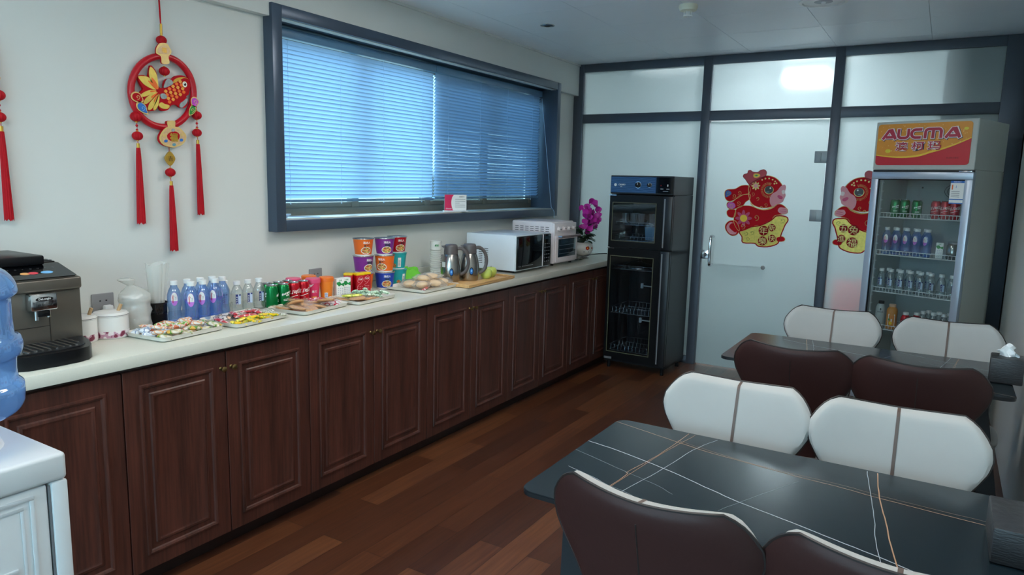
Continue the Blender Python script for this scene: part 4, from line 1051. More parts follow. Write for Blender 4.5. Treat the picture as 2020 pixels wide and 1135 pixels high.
# ================================================================== BOTTLES
def pet(kind):
    if kind == 'blue':
        body, cap = GANT, WHITE
        prof = [(.020, .0), (.0255, .004), (.026, .03), (.0235, .05), (.026, .068), (.0262, .10), (.0255, .112), (.020, .13), (.0135, .142), (.0125, .150)]
        H = .150
    else:
        body, cap = WATERB, WHITE
        prof = [(.019, .0), (.0245, .004), (.025, .03), (.0235, .036), (.025, .042), (.025, .085), (.0235, .096), (.017, .112), (.0125, .120), (.0125, .124)]
        H = .124
    t = thing('water_bottle', 'x', 'bottle')
    b = MB(body); b.ang = 70; b.lathe(prof, seg=28)
    if kind == 'blue': b.lathe([(.0205, .0015), (.0225, .006)], seg=20, m=mat('bottle_base_blue', (90, 130, 225), .3))
    b.build('bottle_body', t)
    b = MB(cap); b.lathe([(.0148, H), (.0152, H+.003), (.0148, H+.016), (.012, H+.0175)], seg=24); b.build('cap', t)
    if kind == 'blue':
        b = MB(CREAMTXT); fn = wrap(.0268, R(-38), .095)
        LV = mat('label_violet', (196, 120, 214), .4)
        wrap_poly(b, [(p[0], p[1]+.002) for p in ellipse(.013, .027, 24)], fn, LV); 
        wrap_poly(b, [(p[0], max(p[1], -.008)+.002) for p in ellipse(.0122, .026, 24)], wrap(.0271, R(-38), .095), CREAMTXT)
        txt(b, 'Ganten', .0075, lambda u, v: wrap(.0274, R(-38), .097)(-.004-v*-1, -u), mat('label_red', (206, 20, 60), .4), .02)
        txt(b, '百岁山', .0045, lambda u, v: wrap(.0274, R(-38), .099)(.0055+v, -u), NAVY)
    else:
        b = MB(CREAMTXT); fn = wrap(.0253, R(-20), .062)
        for i in range(4):
            for m_, a, c in ((NAVY, -.012, -.002), (mat('label_ice', (200, 216, 240), .4), -.002, .010)):
                u0 = a+(c-a)*i/4; u1 = a+(c-a)*(i+1)/4; b.add([fn(u0, -.023), fn(u1, -.023), fn(u1, .021), fn(u0, .021)], [(0, 1, 2, 3)], m_)
        b.add([wrap(.0255, R(-20), .062)(u, v) for u, v in ((-.012, .015), (-.004, .015), (.004, .015), (.010, .015), (.010, .021), (.004, .021), (-.004, .021), (-.012, .021))], [(0, 1, 6, 7), (1, 2, 5, 6), (2, 3, 4, 5)], NAVY)
        for k, ch in enumerate('天然矿泉'): txt(b, ch, .0065, lambda u, v, k=k: wrap(.0257, R(-20), .070-.0095*k)(-.007+u, v), CREAMTXT, .02)
    b.build('label', t)
    return t
ORD = ['first', 'second', 'third', 'fourth', 'fifth', 'sixth', 'seventh', 'eighth', 'ninth', 'tenth']
GB = Repeat(pet('blue'))
row = [(.225, -.800), (.295, -.772), (.290, -.716), (.288, -.660), (.262, -.606)]
for k, (x, y) in enumerate(row): GB.put((x, y, CT), R(-8*k+6), 'bluish water bottle with oval label on the worktop, %s from left in front row' % ORD[k], 'bluish water bottles on the worktop')
for k, (x, y) in enumerate([(.222, -.738), (.222, -.680), (.222, -.625)]): GB.put((x, y, CT), R(20*k), 'bluish water bottle on the worktop, %s from left in back row' % ORD[k], 'bluish water bottles on the worktop')
WB = Repeat(pet('clear'))
for k, (x, y) in enumerate([(.185, -.540), (.235, -.515), (.235, -.458), (.235, -.400)]): WB.put((x, y, CT), R(-10+6*k), 'clear water bottle with navy label on the worktop, %s from left' % ORD[k], 'clear water bottles on the worktop', scale=(1, 1, .97))

def can(col, ch, name, tm):
    t = thing('soda_can', 'x', 'can')
    b = MB(col); b.ang = 40
    b.lathe([(.021, 0), (.0235, .004), (.027, .012), (.0275, .016), (.0275, .090), (.0265, .096), (.0225, .1045)], seg=32); b.build('can_body', t)
    b = MB(SILVER); b.lathe([(.0228, .1042), (.0238, .106), (.0238, .108), (.0218, .108), (.0212, .1045), (.004, .1045)], seg=32); b.box(-.004, .009, -.004, .004, .1046, .106, bev=.001); b.build('lid', t)
    b = MB(CREAMTXT)
    if col is CANRED:
        for a in (-38, 142):
            txt(b, ch, .021, lambda u, v, a=a: wrap(.0279, R(a), .066)(u+.25*v, v+u*.12), CREAMTXT, .03)
            fn = wrap(.0278, R(a), .045); b.add([fn(u, .004*sin(u*90)+w_) for u in [-.02+.004*i for i in range(11)] for w_ in (-.0012, .0012)], [(2*i, 2*i+2, 2*i+3, 2*i+1) for i in range(10)], CREAMTXT)
            txt(b, '汽水', .005, lambda u, v, a=a: wrap(.0279, R(a), .034)(u, v), CREAMTXT)
    else:
        for a in (-15, 165):
            txt(b, ch, .020, lambda u, v, a=a: wrap(.0279, R(a), .062)(u+.2*v, v+.2*u), CREAMTXT, .03)
            fn = wrap(.0278, R(a), .04)
            for q in range(2): b.add([fn(-.012+.003*i, -.006*q+w_) for i in range(9) for w_ in (-.001, .001)], [(2*i, 2*i+2, 2*i+3, 2*i+1) for i in range(8)], CREAMTXT)
    b.build('can_print', t)
    return t
GC_ = Repeat(can(CANGREEN, '雪碧', 'green', WHITE)); RC_ = Repeat(can(CANRED, '可口可乐', 'red', WHITE))
gl_ = 'green soda cans on the worktop'; rl_ = 'red soda cans on the worktop'
for k, (x, y, l) in enumerate([(.285, -.372, 'front left one of four'), (.290, -.312, 'front right one of four'), (.225, -.350, 'back left one of four'), (.230, -.292, 'back right one of four')]):
    GC_.put((x, y, CT), R([60, 0, 20, 50][k]), 'green soda can beside the red cans on the worktop, '+l, gl_)
for k, (x, y, l) in enumerate([(.285, -.250, 'front left one of the red cans'), (.283, -.190, 'front right one of the red cans'), (.225, -.232, 'the one behind these two')]):
    RC_.put((x, y, CT), R([0, 8, 40][k]), 'red soda can on the worktop, '+l, rl_)

def shaker(col, dark, lb, txt_):
    t = thing('drink_cup', 'x', 'drink cup')
    b = MB(col); b.lathe([(.024, 0), (.026, .004), (.032, .085), (.033, .092)], seg=32); b.build('cup_body', t)
    b = MB(dark); b.lathe([(.0355, .090), (.036, .094), (.0355, .108), (.032, .112)], seg=32); b.build('lid', t)
    b = MB(CREAMTXT)
    if txt_:
        wrap_poly(b, [(-.02, .015), (-.02, -.005), (-.006, .002), (.006, .015)], lambda u, v: wrap(.0322+(v)*.08, R(-45), .072)(u, v), CREAMTXT)
        txt(b, '100%', .010, lambda u, v: wrap(.0285+(v)*.07, R(-38), .022)(u+.004, v), YELLOW, .03); txt(b, '果茶', .012, lambda u, v: wrap(.031+(v)*.08, R(-30), .05)(u, v), CREAMTXT, .02)
    else:
        fn = wrap(.0286, R(-45), .026); b.add([fn(u, v) for u, v in ((-.008, -.012), (0, -.012), (.008, -.012), (.008, .012), (0, .012), (-.008, .012))], [(0, 1, 4, 5), (1, 2, 3, 4)], CREAMTXT)
        for k in range(4): b.add([wrap(.0292, R(-45), .017+.005*k)(u, v) for u, v in ((-.006, 0), (0, 0), (.006, 0), (.006, .002), (0, .002), (-.006, .002))], [(0, 1, 4, 5), (1, 2, 3, 4)], PBLUE)
    b.build('cup_print', t)
    return t
PK = Repeat(shaker(PINK, mat('pink_lid', (226, 80, 124), .35), 0, True)); OR = Repeat(shaker(mat('cup_orange', (244, 136, 40), .35), mat('orange_lid', (238, 118, 34), .35), 0, False))
PK.put((.272, -.120, CT), 0, 'pink lidded drink cup right of the red cans, the front one', 'pink drink cups'); PK.put((.20, -.175, CT), 0, 'pink lidded drink cup right of the red cans, the rear one', 'pink drink cups')
OR.put((.285, -.047, CT), 0, 'orange lidded drink cup with a barcode, front one by the milk cartons', 'orange drink cups'); OR.put((.185, -.065, CT), 0, 'orange lidded drink cup behind the pink cup, below the wall socket', 'orange drink cups')

def carton(base, kind):
    t = thing('drink_carton', 'x', 'carton')
    w, d, h = (.021, .017, .098) if kind == 'milk' else (.022, .018, .098)
    b = MB(base); b.box(-d, d, -w, w, 0, h, bev=.0015); b.build('carton_body', t)
    b = MB(CREAMTXT)
    if kind == 'milk':
        gp = [(-w+.001, .072), (-w*.4, .060), (w*.2, .066), (w-.001, .058), (w-.001, .078), (w*.3, .072), (-w*.2, .084), (-w+.001, .080)]
        b.prism(gp, d+.0003, d+.0008, 'x', m=GREEN)
        txt(b, '牛奶', .008, flat((d+.001, 0, .089), (0, 1, 0), (0, 0, 1)), GREEN, .02)
        for q in (-.011, .0, .011):
            for k in range(5): b.box(d+.0002, d+.0006, q-.0025, q+.0025, .012+.009*k, .015+.009*k, mat('fine_print', (150, 160, 190), .5))
    else:
        pts = crom([(-w*.8, .02), (-w*.7, .045), (.0, .055), (w*.7, .075), (w*.4, .090), (-w*.4, .086), (-w*.7, .068), (-w*.2, .06)], 4, False)
        for p, q in zip(pts, pts[1:]): b.cyl((d+.0004, p[0], p[1]), (d+.0004, q[0], q[1]), .0009, 5, m=LPINK)
        txt(b, 'TOP', .009, flat((d+.001, 0, .078), (0, 1, 0), (0, 0, 1)), CREAMTXT, .03)
        for q in (-.010, .0, .010):
            for k in range(4): b.box(d+.0002, d+.0006, q-.002, q+.002, .012+.009*k, .015+.009*k, LPINK)
        b.box(-d-.001, d+.002, -w-.001, w+.001, h, h+.012, YELLOW, bev=.003)
    b.build('carton_print', t)
    return t
MK = Repeat(carton(CREAMTXT, 'milk')); RD = Repeat(carton(REDGL, 'red'))
for k, (x, y) in enumerate([(.298, .022), (.298, .066)]): MK.put((x, y, CT), R(-16), 'white milk carton with a green wave, %s one between orange cup and red cartons' % ('left', 'right')[k], 'white milk cartons')
for k, (x, y) in enumerate([(.288, .172), (.288, .219)]): RD.put((x, y, CT), R(-18), 'red drink carton with a yellow top, %s one of the front pair' % ('left', 'right')[k], 'red cartons with yellow tops')
RD.put((.255, .135, CT), R(-60), 'red drink carton with a yellow top, turned sideways left of the front pair', 'red cartons with yellow tops')

# instant noodle cups
def noodle(name, cols, lid=None, name_txt='汤达人'):
    base, acc = cols
    t = thing('noodle_cup', 'x', 'noodle cup')
    b = MB(base); b.ang = 40
    H = .090
    pr = [(.042, 0), (.043, .006), (.0458, .026), (.0494, .056), (.0522, .078), (.0536, H-.004)]
    def fn(i, j):
        a = j*360/36
        if i == 0: return CREAMTXT
        if 100 < a < 160: return CREAMTXT
        return None
    b.lathe(pr, seg=36, fn=fn)
    b.lathe([(.0550, H-.004), (.0566, H-.002), (.056, H), (.052, H)], seg=36, m=lid or SILVER); b.build('cup_body', t)
    def at(a, z0):
        return lambda u, v: wrap(.0438+.0114*max(0, min(1, (z0+v)/H)), R(a), z0)(u, v)
    pz = MB(CREAMTXT)
    for aa in (-38, 150):
        if acc != 'bar':
            f = at(aa+4, .028); wrap_poly(pz, [(p[0]*1.06, p[1]*1.08) for p in ellipse(.026, .018, 20)], lambda u, v: tuple(x for x in f(u, v)), CREAMTXT)
            f2 = lambda u, v, a=aa: wrap(.0442+.0114*max(0, min(1, (.028+v)/H)), R(a+4), .028)(u, v)
            wrap_poly(pz, ellipse(.025, .0165, 20), f2, multi_mat('noodle_picture', [(228, 96, 60), (240, 200, 120), (90, 150, 60), (200, 60, 50)], 110))
            txt(pz, name_txt, .013, lambda u, v, a=aa: wrap(.0449+.0114*((.066+v)/H), R(a+6), .069)(u, v), CREAMTXT, .03)
            txt(pz, acc, .015, lambda u, v, a=aa: wrap(.0449+.0114*((.05+v)/H), R(a+8), .053)(u, v), mat('noodle_ink', (40, 60, 70), .4), .03)
        else:
            f = at(aa+5, .04); 
            pz.add([f(u, v) for v in (-.026, .026) for u in (-.009, -.003, .003, .009)], [(0, 1, 5, 4), (1, 2, 6, 5), (2, 3, 7, 6)], CREAMTXT)
            f3 = lambda u, v, a=aa: wrap(.0442+.0114*((.04+v)/H), R(a+5), .04)(u, v)
            for k in range(7): pz.add([f3(u, v) for u, v in ((-.006, -.02+.005*k), (0, -.02+.005*k), (.006, -.02+.005*k), (.006, -.018+.005*k), (0, -.018+.005*k), (-.006, -.018+.005*k))], [(0, 1, 4, 5), (1, 2, 3, 4)], GREY)
            f4 = lambda u, v, a=aa: wrap(.0442+.0114*((.028+v)/H), R(a-30), .022)(u, v)
            wrap_poly(pz, ellipse(.012, .012, 16), f4, multi_mat('noodle_picture', [(228, 96, 60), (240, 200, 120), (90, 150, 60), (200, 60, 50)], 110))
    pz.build('cup_print', t)
    return t
oc = Repeat(noodle('o', (ORANGE, '酸辣'))); pc = Repeat(noodle('p', (PURPLE, '豚骨'))); bc = Repeat(noodle('b', (BLUE, '海鲜')))
rc = Repeat(noodle('r', (REDGL, '辣牛肉'))); tc_ = Repeat(noodle('t', (TEAL, 'bar'), lid=TEAL))
gn = 'stacked instant noodle cups'; SX = [(.192, .308), (.245, .416), (.218, .548)]; dz = .0915
def nc(rp, c, lv, lb, dx=0, dy=0, rot=0): rp.put((SX[c][0]+dx, SX[c][1]+dy, CT+dz*lv), R(rot), lb, gn)
nc(oc, 0, 0, 'orange noodle cup at the bottom of the left stack, partly behind red cartons')
nc(pc, 0, 1, 'purple noodle cup in the middle of the left stack', rot=25); nc(oc, 0, 2, 'orange noodle cup on top of the left stack', rot=6)
nc(bc, 1, 0, 'blue noodle cup at the bottom of the middle stack'); nc(oc, 1, 1, 'orange noodle cup in the middle of the middle stack', rot=-35); nc(pc, 1, 2, 'purple noodle cup on top of the middle stack')
nc(tc_, 2, 0, 'teal lidded noodle cup at the bottom of the right stack', rot=30); nc(tc_, 2, 1, 'teal lidded noodle cup in the middle of the right stack'); nc(rc, 2, 2, 'red noodle cup on top of the right stack', rot=10)

# green bag, paper cups
b = MB(GREENBAG); b.ang = 80
def blob(cx_, cy_, a_, b_, h_, sd):
    def f(u, v):
        t_ = 2*pi*u; r = sin(pi*.5*v)**.6; n_ = 1+.28*noise.noise((cos(t_)*1.6+sd, sin(t_)*1.6, v*3))
        return (cx_+a_*r*cos(t_)*n_, cy_+b_*r*sin(t_)*n_, max(.0, h_*(1-v**2.2)*(1+.3*noise.noise((cos(t_)*3, sin(t_)*3+sd, v*4)))))
    return f
b.grid(blob(0, 0, .05, .105, .068, 1), 36, 14); tag(b.build('plastic_bag', loc=(.14, .735, CT)), 'crumpled bright green plastic bag behind the bread tray', 'bag')
b = MB(BAGP); b.ang = 80; b.grid(blob(0, 0, .035, .075, .135, 4), 30, 14); tag(b.build('plastic_bag', loc=(.085, .64, CT)), 'crumpled clear film bag by the wall, left of the green bag', 'bag')
t = thing('paper_cup_sleeve', 'column of white paper cups with green print behind the steel jugs', 'paper cups', (.16, .975, CT))
b = MB(CREAMTXT)
for k in range(12): b.lathe([(.028, .0), (.036, .012)] if k else [(.026, 0), (.036, .012)], c=(0, 0, .0135*k), seg=24)
b.lathe([(.027, .162), (.034, .165), (.036, .215), (.037, .218)], seg=24)
txt(b, '纸杯', .014, lambda u, v: wrap(.0365, R(-40), .192)(u, v), GREEN, .03); b.build('cups', t)

# bamboo board with jugs and apples
BAM = wood_mat('bamboo', (196, 150, 92), (222, 180, 122), .45, 'Y')
t = thing('bamboo_tray', 'light bamboo tray under the steel jugs and green apples', 'tray', (.47, .945, CT), R(3))
b = MB(BAM); b.box(-.13, .13, -.265, .265, .002, .010, bev=.002)
for (a, c, d, e) in ((-.13, -.118, -.265, .265), (.118, .13, -.265, .265), (-.118, .118, -.265, -.253), (-.118, .118, .253, .265)): b.box(a, c, d, e, .0101, .020, bev=.002)
b.build('tray_base', t)
for s in (-1, 1): b = MB(BAM); b.box(.10, .126, s*.24-.01, s*.24+.01, .0, .0019); b.build('runner', t)
BZ = CT+.0105
JGREY = mat('jug_taupe', (88, 82, 82), .4)
def jug():
    t = thing('thermos_jug', 'x', 'jug')
    b = MB(STEEL); b.ang = 60; b.lathe(crom([(.040, 0), (.046, .004), (.051, .03), (.052, .06), (.049, .095), (.042, .125), (.036, .140)], 3, False), seg=40); b.build('steel_body', t)
    b = MB(JGREY); b.ang = 50; b.lathe([(.0365, .141), (.037, .150), (.034, .178), (.033, .184), (.028, .190), (.012, .192)], seg=32)
    b.prism([(-.012, .0), (.012, 0), (.004, -.024), (-.004, -.024)], .168, .182, 'z') if False else b.add([(-.010, -.030, .165), (.010, -.030, .165), (.003, -.050, .181), (-.003, -.050, .181), (-.010, -.028, .184), (.010, -.028, .184)], [(0, 1, 2, 3), (4, 3, 2, 5), (0, 3, 4), (1, 5, 2)])
    b.build('collar_lid', t)
    b = MB(JGREY); b.tube(crom([(0, .030, .168), (0, .055, .170), (0, .080, .145), (0, .090, .10), (0, .078, .055), (0, .050, .035)], 4, False), [.009]*21, 10); b.build('handle', t)
    b = MB(BLACK); f = lambda u, v: wrap(.0523, R(-10+15), .052)(u, v); P = ellipse(.011, .020, 20); wrap_poly(b, P, f, PBLUE if False else BLACK)
    wrap_poly(b, ellipse(.008, .016, 16), lambda u, v: wrap(.0526, R(5), .052)(u, v), PBLUE); wrap_poly(b, ellipse(.004, .007, 12), lambda u, v: wrap(.0529, R(5), .054)(u, v), LBLUE); b.build('temperature_badge', t)
    return t
J = Repeat(jug())
o = J.put((.405, .80, BZ), R(-55), 'steel thermos jug with a price sticker, left one on the bamboo tray', 'steel thermos jugs', scale=(1.12, 1.12, 1.12))
b = MB(mat('sticker_beige', (206, 206, 200), .5)); f = lambda u, v: wrap(.0512, R(-45), .09)(u, v); b.add([f(u, v) for v in (-.013, .013) for u in (-.012, -.004, .004, .012)], [(0, 1, 5, 4), (1, 2, 6, 5), (2, 3, 7, 6)]); b.build('sticker', o)
J2 = dup(o, (.455, .915, BZ), R(-48), 'steel thermos jug, right one on the bamboo tray next to the apples', 'steel thermos jugs', scale=(1.12, 1.12, 1.12))
for c in list(J2.children):
    if c.name.startswith('sticker'): bpy.data.objects.remove(c)
def apple():
    t = thing('green_apple', 'x', 'apple')
    b = MB(mat('apple_green', (196, 214, 104), .35, vary=.1, scale=40)); b.ang = 80; b.lathe(crom([(.004, .004), (.018, .0), (.032, .016), (.036, .036), (.029, .055), (.014, .060), (.003, .054)], 3, False), seg=28); b.build('fruit', t)
    b = MB(mat('stalk_brown', (80, 60, 36), .6)); b.tube([(0, 0, .053), (.003, .002, .066)], .0014, 6); b.build('stalk', t); return t
A = Repeat(apple())
A.put((.495, 1.035, BZ), 0, 'yellow-green apple on the bamboo tray, the left one nearer the jugs', 'green apples'); A.put((.475, 1.115, BZ), 1, 'yellow-green apple on the bamboo tray, the right one nearer the microwave', 'green apples')

# ================================================================== SNACK TRAYS
TRAY = mat('tray_melamine', (224, 220, 210), .3, coat=.2, vary=.01)
def tray(label, x, y, w, l, rot):
    t = bpy.data.objects.new('x', None)
    b = MB(TRAY); b.ang = 50
    lv = [(1-.12, .0), (1-.03, .004), (1, .018), (1.012, .019), (1.005, .0175), (.95, .006), (.93, .004)]
    n = 32; V = []
    for s, z in lv:
        for p in rrect(-w/2*s, w/2*s, -l/2*s, l/2*s, .022*s, 7): V.append((p[0], p[1], z))
    F = [(i*n+j, i*n+(j+1) % n, (i+1)*n+(j+1) % n, (i+1)*n+j) for i in range(len(lv)-1) for j in range(n)]
    F += [tuple(reversed(range(n))), tuple((len(lv)-1)*n+j for j in range(n))]
    b.add(V, F)
    bpy.data.objects.remove(t)
    return tag(b.build('snack_tray', loc=(x, y, CT+.0003), rot=rot), label, 'tray', 'white snack trays')
T = [(.412, -.918, .205, .275, R(6)), (.408, -.615, .215, .275, R(6)), (.408, -.270, .215, .30, R(7)), (.415, .055, .21, .29, R(5)), (.405, .545, .265, .335, R(3))]
tl = ['white tray of small mixed wrapped snacks, leftmost on the worktop', 'white tray with yellow sweets and red sticks, second from the left', 'white tray of wrapped brown crackers, third from the left', 'white tray of mint green sweets below the red cartons', 'larger white tray of bagged buns left of the jugs']
for a, l in zip(T, tl): tray(l, *a)
def ontray(k, u, v, z):
    x, y, w, l, r = T[k]; q = Matrix.Rotation(r, 3, 'Z') @ Vector((u*w*.5, v*l*.5, 0)); return (x+q.x, y+q.y, CT+z)
def pillow(w, l, h, m, sd, nm='wrapper', crimp=.16):
    b = MB(m); b.ang = 70
    def f(s):
        def g(u, v):
            x = (u-.5)*w; y = (v-.5)*l; e = min(1, min(v, 1-v)/crimp); p = (1-(2*u-1)**4)*(e**.7); fl = 1+(.12*(1-e))
            wr = .22*noise.noise((x*90+sd, y*70, s*3)); zz = s*h*.5*p*(1+wr) + (1-e)*.0015*sin(u*50+sd)
            return (x*fl*(1-.10*e*(1-e)*4), y, h*.52+zz)
        return g
    b.grid(f(1), 10, 14); b.grid(lambda u, v: f(-1)(1-u, v), 10, 14)
    return b
def snack(m, w, l, h, sd, name, cat): 
    o = pillow(w, l, h, m, sd).build(name); o['category'] = cat; o['label'] = 'x'; return Repeat(o)
rnd = random.Random(21)
m1 = multi_mat('wrap_cream_green', [(226, 220, 206), (206, 190, 150), (100, 150, 60), (232, 180, 80)], 34)
m2 = multi_mat('wrap_white_orange', [(230, 222, 214), (236, 170, 120), (226, 226, 226), (220, 120, 80)], 34)
m3 = multi_mat('wrap_silver_white', [(196, 206, 216), (230, 234, 238), (140, 160, 190), (236, 236, 236)], 34)
m4 = multi_mat('wrap_red_green', [(226, 90, 60), (236, 226, 206), (120, 180, 70), (240, 200, 90)], 34)
kinds = [(snack(m1, .030, .055, .016, 1, 'wrapped_snack', 'snack'), 'green and cream'), (snack(m2, .030, .052, .016, 2, 'wrapped_snack', 'snack'), 'white and orange'), (snack(m3, .034, .055, .018, 3, 'wrapped_snack', 'snack'), 'silver white'), (snack(m4, .028, .05, .015, 4, 'wrapped_snack', 'snack'), 'red and green')]
seq = 0
for r in range(6):
    for c in range(5):
        kd = 2 if (r == 0 and c < 3) else (0 if c == 4 else rnd.choice([0, 1, 1, 3, 2]))
        rp, nm = kinds[kd]; z = .0055+(.012 if (r+c) % 2 else 0)+(.006 if 0 < r < 5 and 0 < c < 4 else 0)
        rp.put(ontray(0, -.72+1.44*c/4+rnd.uniform(-.05, .05), -.76+1.52*r/5+rnd.uniform(-.04, .04), z), (rnd.uniform(-.2, .2), rnd.uniform(-.2, .2), rnd.uniform(0, pi)),
               nm+' wrapped snack heaped on the leftmost white tray', nm+' snacks on the leftmost tray')
my = multi_mat('wrap_yellow', [(248, 214, 30), (240, 190, 20), (150, 180, 50), (250, 226, 90)], 40)
mr = multi_mat('wrap_red', [(206, 24, 40), (214, 40, 50), (240, 200, 200), (190, 20, 36)], 30)
mp = multi_mat('wrap_pale_print', [(228, 218, 212), (214, 206, 196), (90, 80, 76), (236, 190, 150)], 46)
mg = multi_mat('wrap_grey_olive', [(196, 196, 176), (220, 218, 206), (140, 140, 110), (228, 226, 216)], 36)
ky = snack(my, .022, .048, .014, 5, 'wrapped_sweet', 'sweet'); kr = snack(mr, .020, .095, .010, 6, 'snack_stick', 'snack'); kp = snack(mp, .034, .06, .014, 7, 'wrapped_snack', 'snack'); kg = snack(mg, .034, .075, .012, 8, 'wrapped_snack', 'snack')
for k in range(12): ky.put(ontray(1, .52+.3*(k % 2)-.02, -.70+.11*k, .0055+.008*((k//2) % 2)), (rnd.uniform(-.3, .3), rnd.uniform(-.3, .3), rnd.uniform(0, pi)), 'yellow wrapped sweet at the front edge of the second tray from the left', 'yellow sweets on the second tray')
for k in range(6): kr.put(ontray(1, [-.1, .12, -.35, -.15, -.3, .0][k], [-.8, -.05, -.15, .2, .55, .45][k], .012+.006*(k % 3)), (rnd.uniform(-.1, .1), rnd.uniform(-.2, .2), R([80, -12, 70, -14, -20, 75][k])), 'long red wrapped stick on the second tray from the left', 'red snack sticks on the second tray')
for k in range(9): kp.put(ontray(1, [-.6, -.65, -.6, -.35, -.7, -.3, -.1, -.62, -.3][k], [-.55, -.2, .15, -.5, .5, .0, .3, .78, .75][k], .0055+.007*(k % 2)), (rnd.uniform(-.2, .2), rnd.uniform(-.2, .2), rnd.uniform(0, pi)), 'pale printed snack packet at the rear of the second tray from the left', 'pale packets on the second tray')
for k in range(6): kg.put(ontray(1, [.3, .55, .2, .5, .75, .1][k], [.45, .62, .7, .82, .78, .9][k], .006+.006*(k % 3)), (0, rnd.uniform(-.15, .15), R(70)+rnd.uniform(-.5, .5)), 'grey olive snack packet at the right end of the second tray', 'grey packets on the second tray')
# crackers in film
CRK = mat('cracker', (222, 168, 116), .7, vary=.35, scale=120, bump=.6); FILM = clear('snack_film', (250, 248, 244), .05, diff=.10, drgb=(240, 225, 205), rough=.15)
def cracker(name):
    t = thing(name, 'x', 'snack'); b = MB(CRK); b.ang = 60
    b.lathe([(.030, .002), (.034, .005), (.034, .008), (.030, .011), (.01, .012)], seg=24, ell=(1, 1.15)); b.build('cracker', t)
    b = pillow(.078, .100, .017, FILM, 12); b.T = Matrix(); b.build('film', t); return t
ck = Repeat(cracker('wrapped_cracker'))
for k in range(9): ck.put(ontray(2, [-.45, .25, -.15, .5, .1, -.5, .42, -.1, .45][k], [-.72, -.7, -.45, -.35, -.15, -.15, .05, .2, .38][k], .006+.011*(k % 3)), (rnd.uniform(-.28, .28), R(18)+rnd.uniform(-.2, .2), rnd.uniform(0, pi)), 'film wrapped brown round cracker on the third tray from the left', 'brown crackers on the third tray')
mrw = multi_mat('wrap_red_white', [(232, 228, 230), (236, 232, 234), (206, 30, 60), (240, 236, 238)], 24)
kw = snack(mrw, .035, .075, .012, 14, 'wrapped_snack', 'snack'); kz = snack(multi_mat('wrap_crimson', [(206, 26, 60), (196, 20, 50), (240, 220, 224), (210, 30, 66)], 40), .026, .045, .013, 15, 'wrapped_sweet', 'sweet')
for k in range(6): kw.put(ontray(2, [.2, -.3, .55, -.5, .1, .45][k], [.62, .55, .7, .8, .85, .88][k], .006+.006*(k % 2)), (0, rnd.uniform(-.15, .15), rnd.uniform(0, pi)), 'white snack packet with red print at the right end of the third tray', 'white and red packets on the third tray')
for k in range(4): kz.put(ontray(2, -.45+.12*k, [.42, .5, .6, .66][k], .019+.002*(k % 2)), (.2, .2, rnd.uniform(0, pi)), 'crimson wrapped sweet at the back of the third tray from the left', 'crimson sweets on the third tray')
ck2 = [ck.put(ontray(3, u, v, .006+.008*(k % 2)), (rnd.uniform(-.2, .2), rnd.uniform(-.1, .2), rnd.uniform(0, pi)), 'film wrapped brown cracker on the tray of mint green sweets', 'brown crackers on the fourth tray') for k, (u, v) in enumerate([(-.3, -.68), (.35, -.5), (.4, -.12), (-.2, -.3), (.5, .1)])]
ks = snack(multi_mat('wrap_lime', [(214, 226, 50), (206, 216, 40), (150, 170, 60), (226, 232, 90)], 50), .022, .10, .012, 16, 'snack_stick', 'snack')
ks.put(ontray(3, .1, -.55, .026), (0, .1, R(-28)), 'lime yellow wrapped stick lying on the tray of mint green sweets')
mm = multi_mat('wrap_mint', [(190, 222, 190), (212, 234, 212), (120, 160, 120), (226, 240, 226)], 44)
km = snack(mm, .026, .052, .014, 17, 'wrapped_sweet', 'sweet')
for k in range(22): km.put(ontray(3, -.62+1.2*((k*7) % 5)/4+rnd.uniform(-.06, .06), .02+.82*(k//5)/4+rnd.uniform(-.05, .05), .006+.009*(k % 3)), (rnd.uniform(-.3, .3), rnd.uniform(-.3, .3), rnd.uniform(0, pi)), 'mint green wrapped sweet heaped on the fourth tray from the left', 'mint green sweets on the fourth tray')
BUN = mat('bun_crust', (244, 206, 156), .6, vary=.2, scale=30)
def bun():
    t = thing('bagged_bun', 'x', 'bread bun'); b = MB(BUN); b.ang = 80; b.sph((0, 0, .021), .034, seg=20, sc=(1, 1.25, .55)); b.build('bun', t)
    b = pillow(.095, .135, .042, clear('bun_film', (250, 248, 244), .06, diff=.22, drgb=(244, 236, 226), rough=.25), 31, crimp=.22); b.build('film', t); return t
bn = Repeat(bun())
for k, (u, v, z) in enumerate([(-.35, -.35, .006), (.25, -.3, .006), (-.3, .2, .006), (.3, .25, .006), (-.35, .68, .006), (.25, .75, .006), (.0, .0, .032), (-.05, .5, .034)]):
    bn.put(ontray(4, u, v, z), (rnd.uniform(-.12, .12), rnd.uniform(-.12, .12), rnd.uniform(0, pi)), 'soft bread bun in a clear bag heaped on the tray left of the jugs', 'bagged buns on the tray')
o = pillow(.020, .13, .008, mr, 33).build('snack_stick', loc=ontray(4, .62, -.55, .012), rot=R(28)); tag(o, 'long dark red stick packet at the left front of the bun tray', 'snack')

